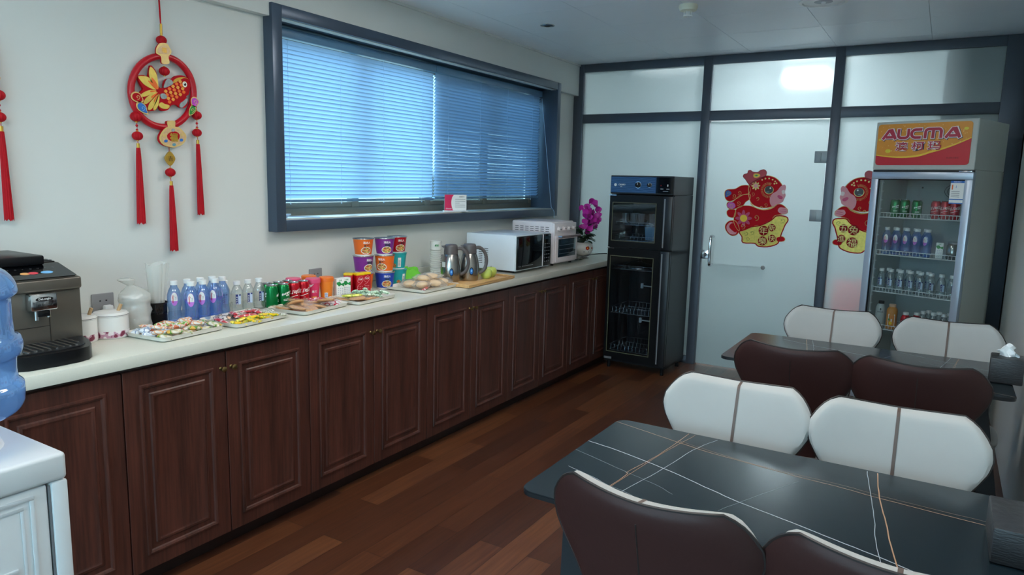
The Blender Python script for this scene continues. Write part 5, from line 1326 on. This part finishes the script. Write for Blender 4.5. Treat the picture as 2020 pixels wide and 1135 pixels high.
# ================================================================== FRIDGE CONTENTS
sz = SH[0]+.0035
def ff(rp, x, y, z, rot, lb, g, scale=None): return rp.put(infr(x, y, z), FA+R(rot), lb, g, scale) if scale else rp.put(infr(x, y, z), FA+R(rot), lb, g)
for k in range(3): ff(GC_, .105+.056*k+(.014 if k == 2 else 0), .125, sz, -48, 'green soda can on the top fridge shelf, %s from left' % ORD[k], 'green soda cans in the fridge')
for k in range(4): ff(RC_, .335+.052*k, .125, sz, -45, 'red soda can on the top fridge shelf, %s from left' % ORD[k], 'red soda cans in the fridge', scale=(.93, .93, 1)) if k < 3 else None
sz = SH[1]+.0035
for k in range(5): ff(GB, .078+.059*k, .115, sz, -40-6*k, 'bluish water bottle on the second fridge shelf, %s from left in front row' % ORD[k], 'bluish water bottles in the fridge')
for k in range(4): ff(GB, .105+.059*k, .175, sz, -30, 'bluish water bottle on the second fridge shelf, behind the front row', 'rear bluish water bottles in the fridge')
mk = ff(MK, .385, .115, sz, -75, 'small white milk carton on the second fridge shelf, right of the bottles', 'milk carton in the fridge', scale=(.9, .9, .95))
b = MB(clear('jar_glass', (190, 200, 200), .2, diff=.15, drgb=(150, 160, 165))); b.lathe([(.03, 0), (.033, .01), (.033, .08), (.026, .09)], seg=24); b.lathe([(.029, .0905), (.029, .102)], seg=24, m=GREY)
tag(b.build('glass_jar', loc=infr(.452, .125, sz)), 'clear glass jar at the right end of the second fridge shelf', 'jar')
sz = SH[2]+.0035
for k in range(8): ff(WB, .070+.0575*k, .115, sz, -60+5*k, 'clear water bottle on the third fridge shelf, %s from left in front row' % ORD[k], 'clear water bottles on the third fridge shelf')
for k in range(5): ff(WB, .09+.0575*k, .175, sz, -60, 'clear water bottle on the third fridge shelf, in the row behind', 'rear clear water bottles on the third fridge shelf')
sz = SH[3]+.0035
t = thing('tea_bottle', 'tall pale grey tea bottle with a black cap on the lowest visible fridge shelf', 'bottle', infr(.085, .12, sz), FA+R(-70))
b = MB(mat('tea_label', (176, 184, 184), .4)); b.lathe([(.027, 0), (.029, .004), (.029, .118), (.022, .142), (.016, .15)], seg=28)
txt(b, '东方树叶', .009, lambda u, v: wrap(.0294, 0, .10)(u, v), INK, .02)
wrap_poly(b, [(0, .012), (.006, .002), (.002, 0), (.002, -.005), (-.002, -.005), (-.002, 0), (-.006, .002)], lambda u, v: wrap(.0294, 0, .115)(u, v), INK); b.build('bottle_body', t)
b = MB(INK); b.lathe([(.0165, .1505), (.017, .168), (.014, .17)], seg=24); b.build('cap', t)
t = thing('juice_bottle', 'orange juice bottle with a yellow fruit label on the lowest visible fridge shelf', 'bottle', infr(.155, .12, sz), FA+R(-70))
b = MB(mat('juice_orange', (214, 140, 60), .3)); b.lathe([(.028, 0), (.031, .004), (.031, .115), (.028, .128), (.019, .140)], seg=28)
wrap_poly(b, rrect(-.02, .02, -.045, .035, .004), lambda u, v: wrap(.0316, 0, .062)(u, v), CREAMTXT); wrap_poly(b, ellipse(.009, .011, 14, -.004, -.022), lambda u, v: wrap(.032, 0, .062)(u, v), YELLOW)
wrap_poly(b, ellipse(.005, .008, 10, -.014, -.0), lambda u, v: wrap(.032, 0, .062)(u, v), GREEN); txt(b, '茶', .018, lambda u, v: wrap(.0322, 0, .075)(u+.004, v), ORANGE, .02); b.build('bottle_body', t)
b = MB(mat('cap_peach', (226, 180, 150), .4)); b.lathe([(.0195, .1405), (.02, .156), (.016, .158)], seg=24); b.build('cap', t)
def redb():
    t = thing('soda_bottle', 'x', 'bottle')
    b = MB(CANRED); b.lathe([(.022, 0), (.027, .004), (.027, .075), (.022, .095), (.015, .102)], seg=28); txt(b, '可口可乐', .012, lambda u, v: wrap(.0274, 0, .062)(u, v), CREAMTXT, .03); b.build('bottle_body', t)
    b = MB(CREAMTXT); b.lathe([(.0155, .1025), (.016, .118), (.013, .120)], seg=24); b.build('cap', t); return t
rb_ = Repeat(redb())
ff(rb_, .238, .115, sz, -70, 'red bottle with a white cap on the lowest visible fridge shelf, left one', 'red bottles in the fridge'); ff(rb_, .283, .165, sz, -70, 'red bottle with a white cap on the lowest visible fridge shelf, right one behind', 'red bottles in the fridge')
for k in range(3): ff(WB, .335+.058*k, .115, sz, -60, 'clear water bottle on the lowest visible fridge shelf, %s from left in front row' % ORD[k], 'clear water bottles on the lowest fridge shelf')
for k in range(3): ff(WB, .345+.058*k, .175, sz, -60, 'clear water bottle on the lowest visible fridge shelf, behind the front row', 'rear clear water bottles on the lowest fridge shelf')

# ================================================================== HANGING ORNAMENTS
def ornament():
    Z0 = 1.10
    t = thing('hanging_ornament', 'red new year hanging ornament with a goldfish in a ring and tassels', 'ornament', (.0, -.672, Z0), 0, 'red hanging ornaments')
    def om(cx, cy):
        px = 240+cx/4.54; py = 50+cy/4.54
        return (-.68+.672+(px-319)*.00222, 1.762-Z0-(py-181)*.00202+(px-319)*.00026)
    def shape(pts, x0, x1, m, n=4, side=None):
        b.prism(crom([om(*p) for p in pts], n), x0, x1, 'x', m=m, side=side)
    def ball(y, z, r=.0195, nm='silk_ball'):
        b = MB(REDSILK); b.ang = 80
        V = lambda u, v: ((r*sin(pi*v)*(1+.05*cos(12*2*pi*u)))*cos(2*pi*u)+.022, y+(r*sin(pi*v)*(1+.05*cos(12*2*pi*u)))*sin(2*pi*u), z-r*.92*cos(pi*v))
        b.grid(V, 72, 14); b.lathe([(.005, -r*1.05), (.005, -r*.9)], c=(.022, y, z), seg=10, m=GOLD); b.lathe([(.005, r*.9), (.005, r*1.05)], c=(.022, y, z), seg=10, m=GOLD); b.build(nm, t)
    def tassel(y, z0, z1, r, dy=0):
        b = MB(GOLD); b.cyl((.022, y, z0), (.022, y, z0+.018), .0062, 12); b.build('tassel_cap', t)
        b = MB(REDSILK); b.ang = 80; L = z0-z1
        b.grid(lambda u, v: (.022+(.007+(r-.007)*v**.7)*cos(2*pi*u)*(1+.10*sin(2*pi*u*11)), y+dy*v+(.007+(r-.007)*v**.7)*sin(2*pi*u)*(1+.10*sin(2*pi*u*11)), z0-L*v-(.004*sin(u*40) if v > .99 else 0)), 60, 12)
        b.build('tassel', t)
    yc, zc = om(355, 595); ZZ = lambda z: z-Z0
    b = MB(REDGL); b.ang = 80; b.tube([(.022, -.002+.137*cos(2*pi*k/48), 1.762-Z0+.141*sin(2*pi*k/48)+.017*cos(2*pi*k/48)) for k in range(48)], .0135, 14, closed=True); b.build('ring', t)
    b = MB(RED); b.tube([(.004, .006, 2.22-Z0), (.012, .004, 2.06-Z0), (.02, .002, 2.005-Z0)], .0022, 6); b.tube([(.004, .009, 2.22-Z0), (.012, .007, 2.06-Z0), (.02, .002, 2.005-Z0)], .0022, 6)
    b.cyl((.02, .002, 1.985-Z0), (.02, .002, 2.03-Z0), .005, 10, m=GOLD); b.build('hanging_cord', t)
    ball(.0, ZZ(1.966)); ball(*om(388, 412)); 
    # upper plaque
    b = MB(RED); pl = [(372, 165), (405, 172), (425, 205), (440, 235), (430, 262), (412, 280), (412, 300), (415, 345), (350, 348), (345, 300), (335, 278), (305, 262), (302, 235), (310, 205), (335, 172)]
    shape(pl, .030, .038, GOLDL, 3, RED)
    shape([(a*.8+372*.2, (c-235)*.62+235) for a, c in pl[:6]+pl[10:]], .0381, .0395, mat('plaque_tan', (214, 176, 130), .4, vary=.3, scale=120), 3)
    f = flat((.0400, om(372, 228)[0], om(372, 228)[1]), (0, 1, 0), (0, 0, 1)); txt(b, '福', .022, f, GOLD, .03); b.build('small_plaque', t)
    # fish
    fb = MB(RED)
    b = fb
    shape([(262, 365), (300, 400), (318, 450), (318, 520), (335, 560), (370, 560), (375, 520), (400, 480), (450, 478), (480, 455), (540, 445), (600, 470), (625, 510), (615, 560), (600, 620), (575, 640), (590, 700), (560, 740), (510, 740), (480, 715), (430, 720), (400, 760), (340, 765), (310, 720), (290, 760), (225, 762), (205, 720), (190, 690), (160, 640), (165, 600), (190, 570), (165, 520), (150, 460), (200, 450), (240, 460)], .014, .026, RED, 3)
    b.build('fish_body', t)
    fins = MB(GOLD); b = fins
    for pts in ([(262, 375), (245, 430), (255, 500), (285, 560), (318, 570), (318, 500), (305, 430)], [(155, 462), (170, 500), (215, 545), (300, 580), (270, 510), (230, 465)], [(160, 630), (190, 640), (250, 620), (305, 590), (250, 580), (195, 600)],
                [(185, 695), (215, 700), (270, 650), (310, 600), (250, 620), (205, 655)], [(218, 750), (250, 750), (295, 690), (318, 620), (270, 660), (235, 700)], [(265, 755), (300, 740), (325, 660), (322, 615), (290, 680)],
                [(315, 715), (345, 745), (395, 748), (412, 720), (370, 705), (340, 690)]):
        shape(pts, .0262, .0285, mat('fin_yellow', (226, 196, 90), .35, metal=.2, vary=.25, scale=50), 3)
    for pts in ([(262, 470), (285, 560), (318, 570), (300, 510)], [(230, 500), (300, 580), (270, 520)], [(250, 600), (305, 590), (255, 585)], [(265, 650), (312, 603), (255, 635)], [(275, 690), (318, 620), (285, 655)]):
        shape(pts, .0286, .0292, ORANGE, 3)
    shape([(505, 730), (530, 740), (575, 700), (580, 655), (545, 680), (515, 700)], .0262, .0285, mat('fin_grey', (150, 160, 160), .4, vary=.4, scale=90), 3)
    shape([(370, 560), (385, 510), (405, 480), (440, 490), (455, 520), (420, 545)], .0262, .028, mat('fin_grey', (150, 160, 160), .4, vary=.4, scale=90), 3)
    shape([(335, 620), (370, 612), (392, 640), (375, 660), (345, 655)], .0262, .029, mat('fin_grey', (150, 160, 160), .4, vary=.4, scale=90), 3)
    b.build('fins', t)
    sc_ = MB(ORANGE); b = sc_
    for r in range(4):
        for c in range(5):
            cx_, cy_ = 385+34*c+10*r, 590-22*c+26*r+6*r
            if cx_ > 585: continue
            shape([(cx_, cy_-15), (cx_+17, cy_), (cx_+4, cy_+18), (cx_-15, cy_+2)], .0262, .0275, ORANGE if (r+c) % 2 else mat('scale_gold', (236, 160, 60), .35), 2)
    shape([(455, 520), (500, 500), (560, 470), (600, 480), (560, 462), (500, 470), (465, 490)], .0262, .0275, GOLD, 3)
    b.build('scales', t)
    b = MB(CREAMTXT); y, z = om(563, 528)
    for r, x, m_ in ((.0125, .028, GOLDL), (.0108, .029, CREAMTXT), (.0065, .030, INK)): b.prism([(y+r*.85*cos(2*pi*k/20), z+r*sin(2*pi*k/20)) for k in range(20)], .0262, x, 'x', m=m_)
    b.prism([(y-.002+.002*cos(k), z+.003+.002*sin(k)) for k in range(6)], .030, .0304, 'x', m=CREAMTXT); b.build('eye', t)
    # clouds
    for nm, pts, m_ in (('cloud_charm', [(70, 620), (95, 598), (130, 600), (150, 615), (160, 640), (170, 655), (170, 685), (130, 690), (100, 680), (72, 655)], RED), ('cloud_charm', [(110, 700), (140, 678), (175, 700), (195, 730), (200, 760), (210, 795), (180, 790), (145, 770), (115, 740)], PBLUE),
                        ('cloud_charm', [(600, 670), (620, 645), (650, 650), (680, 690), (665, 720), (640, 740), (605, 720)], mat('charm_violet', (190, 60, 190), .4)), ('cloud_charm', [(585, 750), (605, 722), (640, 730), (650, 760), (625, 800), (580, 820), (575, 790)], mat('charm_green', (40, 140, 60), .4))):
        b = MB(m_); shape(pts, .030, .038, GOLDL, 3, RED); cxm = sum(p[0] for p in pts)/len(pts); cym = sum(p[1] for p in pts)/len(pts)
        shape([(cxm+(p[0]-cxm)*.78, cym+(p[1]-cym)*.78) for p in pts], .0381, .0395, m_, 3)
        sp = [(cxm+k*2.2*cos(k*.8), cym+k*2.2*sin(k*.8)) for k in range(2, 11)]; b.tube([(.0398,)+om(*p) for p in sp], .0012, 4, m=GOLDL if m_ is not PBLUE else LBLUE); b.build(nm, t)
    # lower plaque
    b = MB(RED); pl = [(375, 862), (445, 862), (445, 912), (475, 920), (510, 950), (545, 1000), (535, 1050), (500, 1085), (460, 1095), (425, 1105), (385, 1095), (340, 1080), (305, 1045), (298, 1000), (325, 950), (360, 918), (378, 910)]
    shape(pl, .020, .036, GOLDL, 3, RED); ccx, ccy = 422, 1010
    shape([(ccx+(p[0]-ccx)*.86, ccy+(p[1]-ccy)*(.86 if p[1] > 900 else .5)) for p in pl[2:]], .0361, .037, mat('plaque_tan', (214, 176, 130), .4, vary=.3, scale=120), 3)
    shape([(365, 990), (400, 960), (450, 960), (480, 990), (470, 1030), (425, 1050), (380, 1030)], .0371, .0382, RED, 3)
    for (q, w_) in (((340, 990), GOLDL), ((505, 990), GOLDL), ((352, 1040), PBLUE), ((495, 1040), PBLUE), ((425, 1078), mat('charm_teal', (90, 150, 170), .4)), ((422, 945), mat('fin_grey', (150, 160, 160), .4))):
        shape([(q[0]+16*cos(k*pi/4), q[1]+14*sin(k*pi/4)) for k in range(8)], .0371, .0385, w_, 2)
    y, z = om(424, 1010); txt(b, '福', .036, flat((.0392, y, z), (0, 1, 0), (0, 0, 1)), GOLD, .05); b.build('fortune_plaque', t)
    # diamond
    b = MB(GOLD); y, z = .012, 1.493-Z0
    b.prism(crom([(y, z+.030), (y+.016, z+.014), (y+.022, z), (y+.014, z-.016), (y, z-.030), (y-.014, z-.016), (y-.022, z), (y-.016, z+.014)], 2), .018, .028, 'x'); txt(b, '吉', .022, flat((.0288, y, z), (0, 1, 0), (0, 0, 1)), INK, .0)
    b.cyl((.022, y, z-.045), (.022, y, z+.05), .0012, 6); b.build('gold_charm', t)
    ball(.012, ZZ(1.436), .0195); tassel(.014, ZZ(1.382), ZZ(1.108), .0155, .0)
    ball(-.123, ZZ(1.652), .0215); ball(-.122, ZZ(1.577), .0195); tassel(-.121, ZZ(1.530), ZZ(1.228), .0155, -.003); b = MB(RED); b.cyl((.022, -.121, ZZ(1.53)), (.022, -.122, ZZ(1.70)), .0013, 6); b.cyl((.022, .146, ZZ(1.56)), (.022, .146, ZZ(1.72)), .0013, 6); b.cyl((.022, .013, ZZ(1.38)), (.022, .01, ZZ(1.64)), .0013, 6); b.build('strings', t)
    ball(.146, ZZ(1.681), .0195); ball(.144, ZZ(1.608), .0185); tassel(.146, ZZ(1.560), ZZ(1.258), .0135, .002)
    for y, z0, z1 in ((-.1225, 1.60, 1.635), (.145, 1.63, 1.665)):
        b = MB(REDGL)
        for k in range(3): b.sph((.022, y, z0-Z0+(z1-z0)*k/2), .0055, seg=8)
        b.build('beads', t)
    return t
OR1 = ornament()
dup(OR1, (.0, -1.420, 1.100), 0, 'second red hanging ornament, mostly cut off by the left edge of the photo', 'red hanging ornaments')

# ================================================================== RABBIT STICKERS
def sticker(label, xc, mir, chars, yy):
    X0 = 1.331
    def sm(cx, cy):
        k = .465/693; kz = .580/850
        x = (cx-165)*k+(cy-420)*k*.0687*1.0; z = 1.567-(cy-85)*kz+(x-.23)*.039
        x = x-.2325
        return (x*(-1 if mir else 1), z-.985)
    t = thing('rabbit_sticker', label, 'window sticker', (xc, yy, .985), 0, 'rabbit new year stickers on the glass')
    lay = [0]
    def shape(pts, m, n=4, b=None, grow=0):
        lay[0] += 1; y1 = -.0012-.00012*lay[0]
        P = crom([sm(*p) for p in pts], n)
        cx_ = sum(p[0] for p in P)/len(P); cz_ = sum(p[1] for p in P)/len(P)
        b.add([(p[0], y1, p[1]) for p in P], [tuple(range(len(P)))] if not mir else [tuple(reversed(range(len(P))))], m)
        b.tube([(p[0], y1, p[1]) for p in P], .0018, 4, m=GOLDL, closed=True) if grow else None
    def out(pts, n=4, b=None, m=None, r=.0045):
        P = crom([sm(*p) for p in pts], n); b.tube([(p[0], -.0012-.00012*lay[0], p[1]) for p in P], [r]*len(P), 5, m=m or REDGL, closed=True)
    SR = mat('sticker_red', (196, 8, 28), .6, spec=.15); SG = mat('sticker_gold', (206, 184, 84), .35, metal=.35, vary=.35, scale=60); SP = mat('sticker_pink', (232, 150, 160), .45); SPd = mat('sticker_rose', (206, 60, 110), .45)
    # money bag
    b = MB(SG)
    bag = [(330, 770), (420, 720), (560, 700), (680, 640), (740, 590), (840, 600), (860, 640), (830, 690), (810, 740), (790, 790), (770, 860), (740, 905), (640, 935), (540, 930), (500, 900), (370, 895), (360, 830)]
    shape(bag, SG, 3, b); out(bag, 3, b)
    for c_, m_ in (((800, 640), mat('cloud_olive', (150, 160, 80), .4)), ((400, 790), mat('cloud_olive', (150, 160, 80), .4)), ((470, 780), mat('cloud_olive', (150, 160, 80), .4)), ((420, 850), mat('cloud_olive', (150, 160, 80), .4))):
        P = [(c_[0]+k*3.2*cos(k*.8), c_[1]+k*2.4*sin(k*.8)) for k in range(1, 11)]; b.tube([(sm(*p)[0], -.0022, sm(*p)[1]) for p in P], .0015, 4, m=m_)
    sh = [(740, 830), (800, 815), (830, 840), (815, 868), (750, 872)]; shape(sh, SR, 3, b); out(sh, 3, b, GOLDL, .002)
    b.build('gold_bag', t)
    # hind body
    b = MB(SR)
    body = [(290, 530), (340, 485), (440, 480), (520, 505), (600, 520), (680, 500), (740, 465), (800, 470), (850, 520), (850, 560), (800, 575), (720, 590), (680, 640), (600, 690), (500, 705), (430, 740), (340, 770), (290, 720), (265, 640)]
    shape(body, SR, 4, b); out(body, 4, b, GOLDL, .002); b.build('body', t)
    b = MB(SR)
    for pts in ([(170, 740), (175, 690), (220, 650), (290, 655), (330, 740), (310, 800), (250, 820), (200, 790)], [(190, 540), (230, 515), (280, 525), (290, 560), (270, 610), (220, 610), (190, 580)]):
        shape(pts, SR, 4, b); out(pts, 4, b, GOLDL, .002)
    shape([(185, 740), (190, 700), (230, 665), (285, 690), (300, 750), (290, 800), (240, 805), (205, 780)], SP, 4, b); shape([(215, 720), (240, 680), (300, 680), (315, 730), (290, 780), (250, 760)], SR, 4, b)
    b.build('hind_feet', t)
    b = MB(SP); pts = [(750, 530), (770, 500), (810, 500), (855, 515), (850, 560), (810, 575), (765, 555)]; shape(pts, SP, 3, b)
    for q in (530, 550): b.tube([(sm(770, q)[0], -.0022-.00012*lay[0], sm(770, q)[1]), (sm(840, q-8)[0], -.0022-.00012*lay[0], sm(840, q-8)[1])], .0012, 4, m=SPd)
    b.build('front_paw', t)
    # ears
    b = MB(SR)
    e1 = [(165, 380), (165, 320), (200, 295), (280, 290), (350, 255), (430, 255), (450, 300), (430, 350), (370, 360), (300, 400), (230, 430), (190, 420)]
    e2 = [(185, 470), (200, 440), (260, 430), (330, 370), (440, 350), (450, 400), (400, 440), (370, 480), (300, 510), (240, 520), (200, 505)]
    shape(e2, SR, 4, b); out(e2, 4, b, GOLDL, .002); shape(e1, SR, 4, b); out(e1, 4, b, GOLDL, .002)
    shape([(175, 380), (172, 325), (200, 305), (235, 325), (235, 350), (200, 375)], PBLUE, 4, b); shape([(190, 470), (220, 440), (270, 450), (285, 490), (250, 515), (205, 500)], mat('sticker_violet', (214, 100, 190), .45), 4, b)
    for c_ in ((330, 335), (270, 370), (205, 340), (320, 450), (235, 480)):
        P = [(c_[0]+k*2.8*cos(k*.85), c_[1]+k*2.8*sin(k*.85)) for k in range(1, 11)]; b.tube([(sm(*p)[0], -.0016-.00012*lay[0], sm(*p)[1]) for p in P], .0017, 4, m=GOLDL)
    b.build('ears', t)
    # head
    b = MB(SR); hd = [(430, 300), (450, 230), (520, 170), (620, 150), (710, 170), (770, 220), (800, 280), (800, 380), (770, 440), (690, 490), (600, 505), (510, 485), (450, 430)]
    shape(hd, SR, 5, b); out(hd, 5, b, GOLDL, .0024)
    for k in range(26):
        a = R(70+8.8*k); c_ = (650, 310); p = (c_[0]+58*cos(a), c_[1]-60*sin(a)); q = (c_[0]+84*cos(a), c_[1]-86*sin(a))
        if q[0] > 700: continue
        b.tube([(sm(*p)[0], -.0016-.00012*lay[0], sm(*p)[1]), (sm(*q)[0], -.0016-.00012*lay[0], sm(*q)[1])], .0013, 4, m=GOLDL)
    for p in ((580, 195), (615, 183), (655, 182), (692, 196), (720, 215), (735, 235), (712, 240)): shape([(p[0]+9*cos(k*pi/3), p[1]+9*sin(k*pi/3)) for k in range(6)], GOLDL, 2, b)
    for c_ in ((570, 500), (620, 470), (530, 400), (480, 350)):
        P = [(c_[0]+k*2.6*cos(k*.9), c_[1]+k*2.6*sin(k*.9)) for k in range(1, 10)]; b.tube([(sm(*p)[0], -.0016-.00012*lay[0], sm(*p)[1]) for p in P], .0015, 4, m=GOLDL)
    P = crom([(455, 455), (510, 500), (600, 525), (690, 505), (740, 465)], 4, False); b.tube([(sm(*p)[0], -.0018-.00012*lay[0], sm(*p)[1]) for p in P], .004, 5, m=GOLDL)
    b.build('head', t)
    lay[0] += 16; b = MB(SP); shape([(665, 400), (690, 350), (740, 320), (780, 270), (820, 252), (836, 280), (825, 330), (832, 370), (815, 410), (800, 440), (740, 470), (700, 490), (670, 460)], SP, 4, b)
    shape([(745, 375), (765, 365), (800, 385), (795, 408), (765, 405)], SPd, 3, b); shape([(790, 320), (820, 310), (828, 345), (800, 355)], mat('sticker_cream', (240, 220, 220), .5), 3, b); b.build('muzzle', t)
    b = MB(INK); shape([(655+50*cos(k*pi/6), 308+46*sin(k*pi/6)) for k in range(12)], GOLDL, 2, b); shape([(655+44*cos(k*pi/6), 305+42*sin(k*pi/6)) for k in range(12)], INK, 2, b)
    shape([(670+9*cos(k*pi/3), 288+9*sin(k*pi/3)) for k in range(6)], CREAMTXT, 2, b); shape([(642+22*cos(k*pi/4), 330+8*sin(k*pi/4)) for k in range(8)], mat('eye_teal', (70, 100, 110), .4), 2, b); b.build('eye', t)
    # hat, flowers
    lay[0] += 6; b = MB(SR); hat = [(430, 235), (400, 190), (372, 155), (385, 130), (420, 120), (430, 92), (455, 88), (480, 105), (530, 112), (565, 90), (605, 85), (628, 110), (620, 150), (580, 180), (520, 210), (460, 255)]
    shape(hat, mat('hat_red', (190, 40, 60), .4), 3, b); out(hat, 3, b, mat('hat_edge', (150, 40, 50), .4), .002); shape([(485, 145), (500, 125), (545, 130), (560, 150), (530, 170), (495, 168)], GOLD, 3, b); shape([(500, 148), (520, 138), (538, 148), (518, 158)], GREEN, 3, b)
    P = crom([(445, 240), (500, 205), (560, 175), (610, 160)], 4, False); b.tube([(sm(*p)[0], -.0018-.00012*lay[0], sm(*p)[1]) for p in P], .004, 5, m=mat('hat_edge', (150, 40, 50), .4)); b.build('hat', t)
    for (cx_, cy_, rr, mm_) in ((512, 260, 50, GOLDL), (380, 620, 95, SPd)):
        b = MB(SPd)
        for k in range(8):
            a = k*pi/4; shape([(cx_+rr*.25*cos(a-.6), cy_+rr*.25*sin(a-.6)), (cx_+rr*.75*cos(a-.25), cy_+rr*.75*sin(a-.25)), (cx_+rr*cos(a), cy_+rr*sin(a)), (cx_+rr*.75*cos(a+.25), cy_+rr*.75*sin(a+.25)), (cx_+rr*.25*cos(a+.6), cy_+rr*.25*sin(a+.6))], mm_, 2, b)
        shape([(cx_+rr*.42*cos(k*pi/5), cy_+rr*.42*sin(k*pi/5)) for k in range(10)], YELLOW if rr > 60 else SP, 2, b)
        b.build('flower', t)
    b = MB(GOLDL)
    for c_ in ((520, 610), (370, 710)):
        P = [(c_[0]+k*3.6*cos(k*.8), c_[1]+k*3.6*sin(k*.8)) for k in range(1, 11)]; b.tube([(sm(*p)[0], -.0016-.00012*lay[0], sm(*p)[1]) for p in P], .002, 4, m=GOLDL)
    b.build('gold_scrolls', t)
    b = MB(GOLDL)
    for ch, (cx_, cy_), s_ in chars:
        x, z = sm(cx_, cy_); yy_ = -.0022-.00012*lay[0]
        b.add([(x+s_*.60*cos(k*pi/12), yy_, z+s_*.62*sin(k*pi/12)) for k in range(24)], [tuple(range(24)) if not mir else tuple(range(24))], mat('sticker_dark_red', (150, 20, 24), .6, spec=.15)); txt(b, ch, s_, lambda u, v: (x+u, yy_-.0006, z+v), mat('sticker_char', (232, 214, 130), .4), 0.0)
    b.build('greeting', t)
sticker('red rabbit new year sticker on the glass door, facing right', 1.5635, False, [('新', (690, 720), .046), ('年', (600, 755), .060), ('快', (690, 840), .046), ('樂', (590, 870), .056)], GLY)
sticker('red rabbit new year sticker facing left, partly hidden by the display fridge', 2.3575, True, [('五', (745, 690), .046), ('兔', (645, 700), .060), ('進', (750, 800), .046), ('福', (640, 830), .060)], GLY)

# ================================================================== CAMERA AND WORLD
PW, PH = 2020, 1135
f_, pan, tilt, roll, cx, cy, cz = 1391.34, .546727, .149079, .0249826, 2.80541, -2.46075, 1.43332
fw = Vector((-sin(pan)*cos(tilt), cos(pan)*cos(tilt), -sin(tilt))); rt = Vector((cos(pan), sin(pan), 0)); up = rt.cross(fw)
r2 = rt*cos(roll)+up*sin(roll); u2 = -rt*sin(roll)+up*cos(roll)
M4 = Matrix((( r2.x, u2.x, -fw.x, cx), (r2.y, u2.y, -fw.y, cy), (r2.z, u2.z, -fw.z, cz), (0, 0, 0, 1)))
cam = bpy.data.cameras.new('camera'); cam.sensor_width = 36; cam.lens = f_/PW*36; cam.clip_start = .02
co = bpy.data.objects.new('camera', cam); COL.objects.link(co); co.matrix_world = M4; SC.camera = co
w = bpy.data.worlds.new('sky'); SC.world = w; w.use_nodes = True; nt = w.node_tree; nt.nodes.clear()
o = nt.nodes.new('ShaderNodeOutputWorld'); bg = nt.nodes.new('ShaderNodeBackground')
tc = nt.nodes.new('ShaderNodeTexCoord'); sx = nt.nodes.new('ShaderNodeSeparateXYZ'); cr = nt.nodes.new('ShaderNodeValToRGB')
nt.links.new(tc.outputs['Generated'], sx.inputs[0]); nt.links.new(sx.outputs['Z'], cr.inputs[0])
e = cr.color_ramp.elements; e[0].position = .0; e[0].color = (.10, .12, .12, 1); e[1].position = .02; e[1].color = (.72, .86, 1, 1)
x = e.new(.6); x.color = (.5, .74, 1, 1)
bg.inputs['Strength'].default_value = 9
nt.links.new(cr.outputs[0], bg.inputs[0]); nt.links.new(bg.outputs[0], o.inputs[0])
SC.view_settings.view_transform = 'Standard'; SC.view_settings.look = 'None'; SC.view_settings.gamma = 1; SC.view_settings.exposure = .56
SC.view_settings.use_curve_mapping = False
SC.cycles.max_bounces = 10; SC.cycles.transparent_max_bounces = 24; SC.cycles.transmission_bounces = 8; SC.cycles.diffuse_bounces = 5; SC.cycles.sample_clamp_indirect = 8
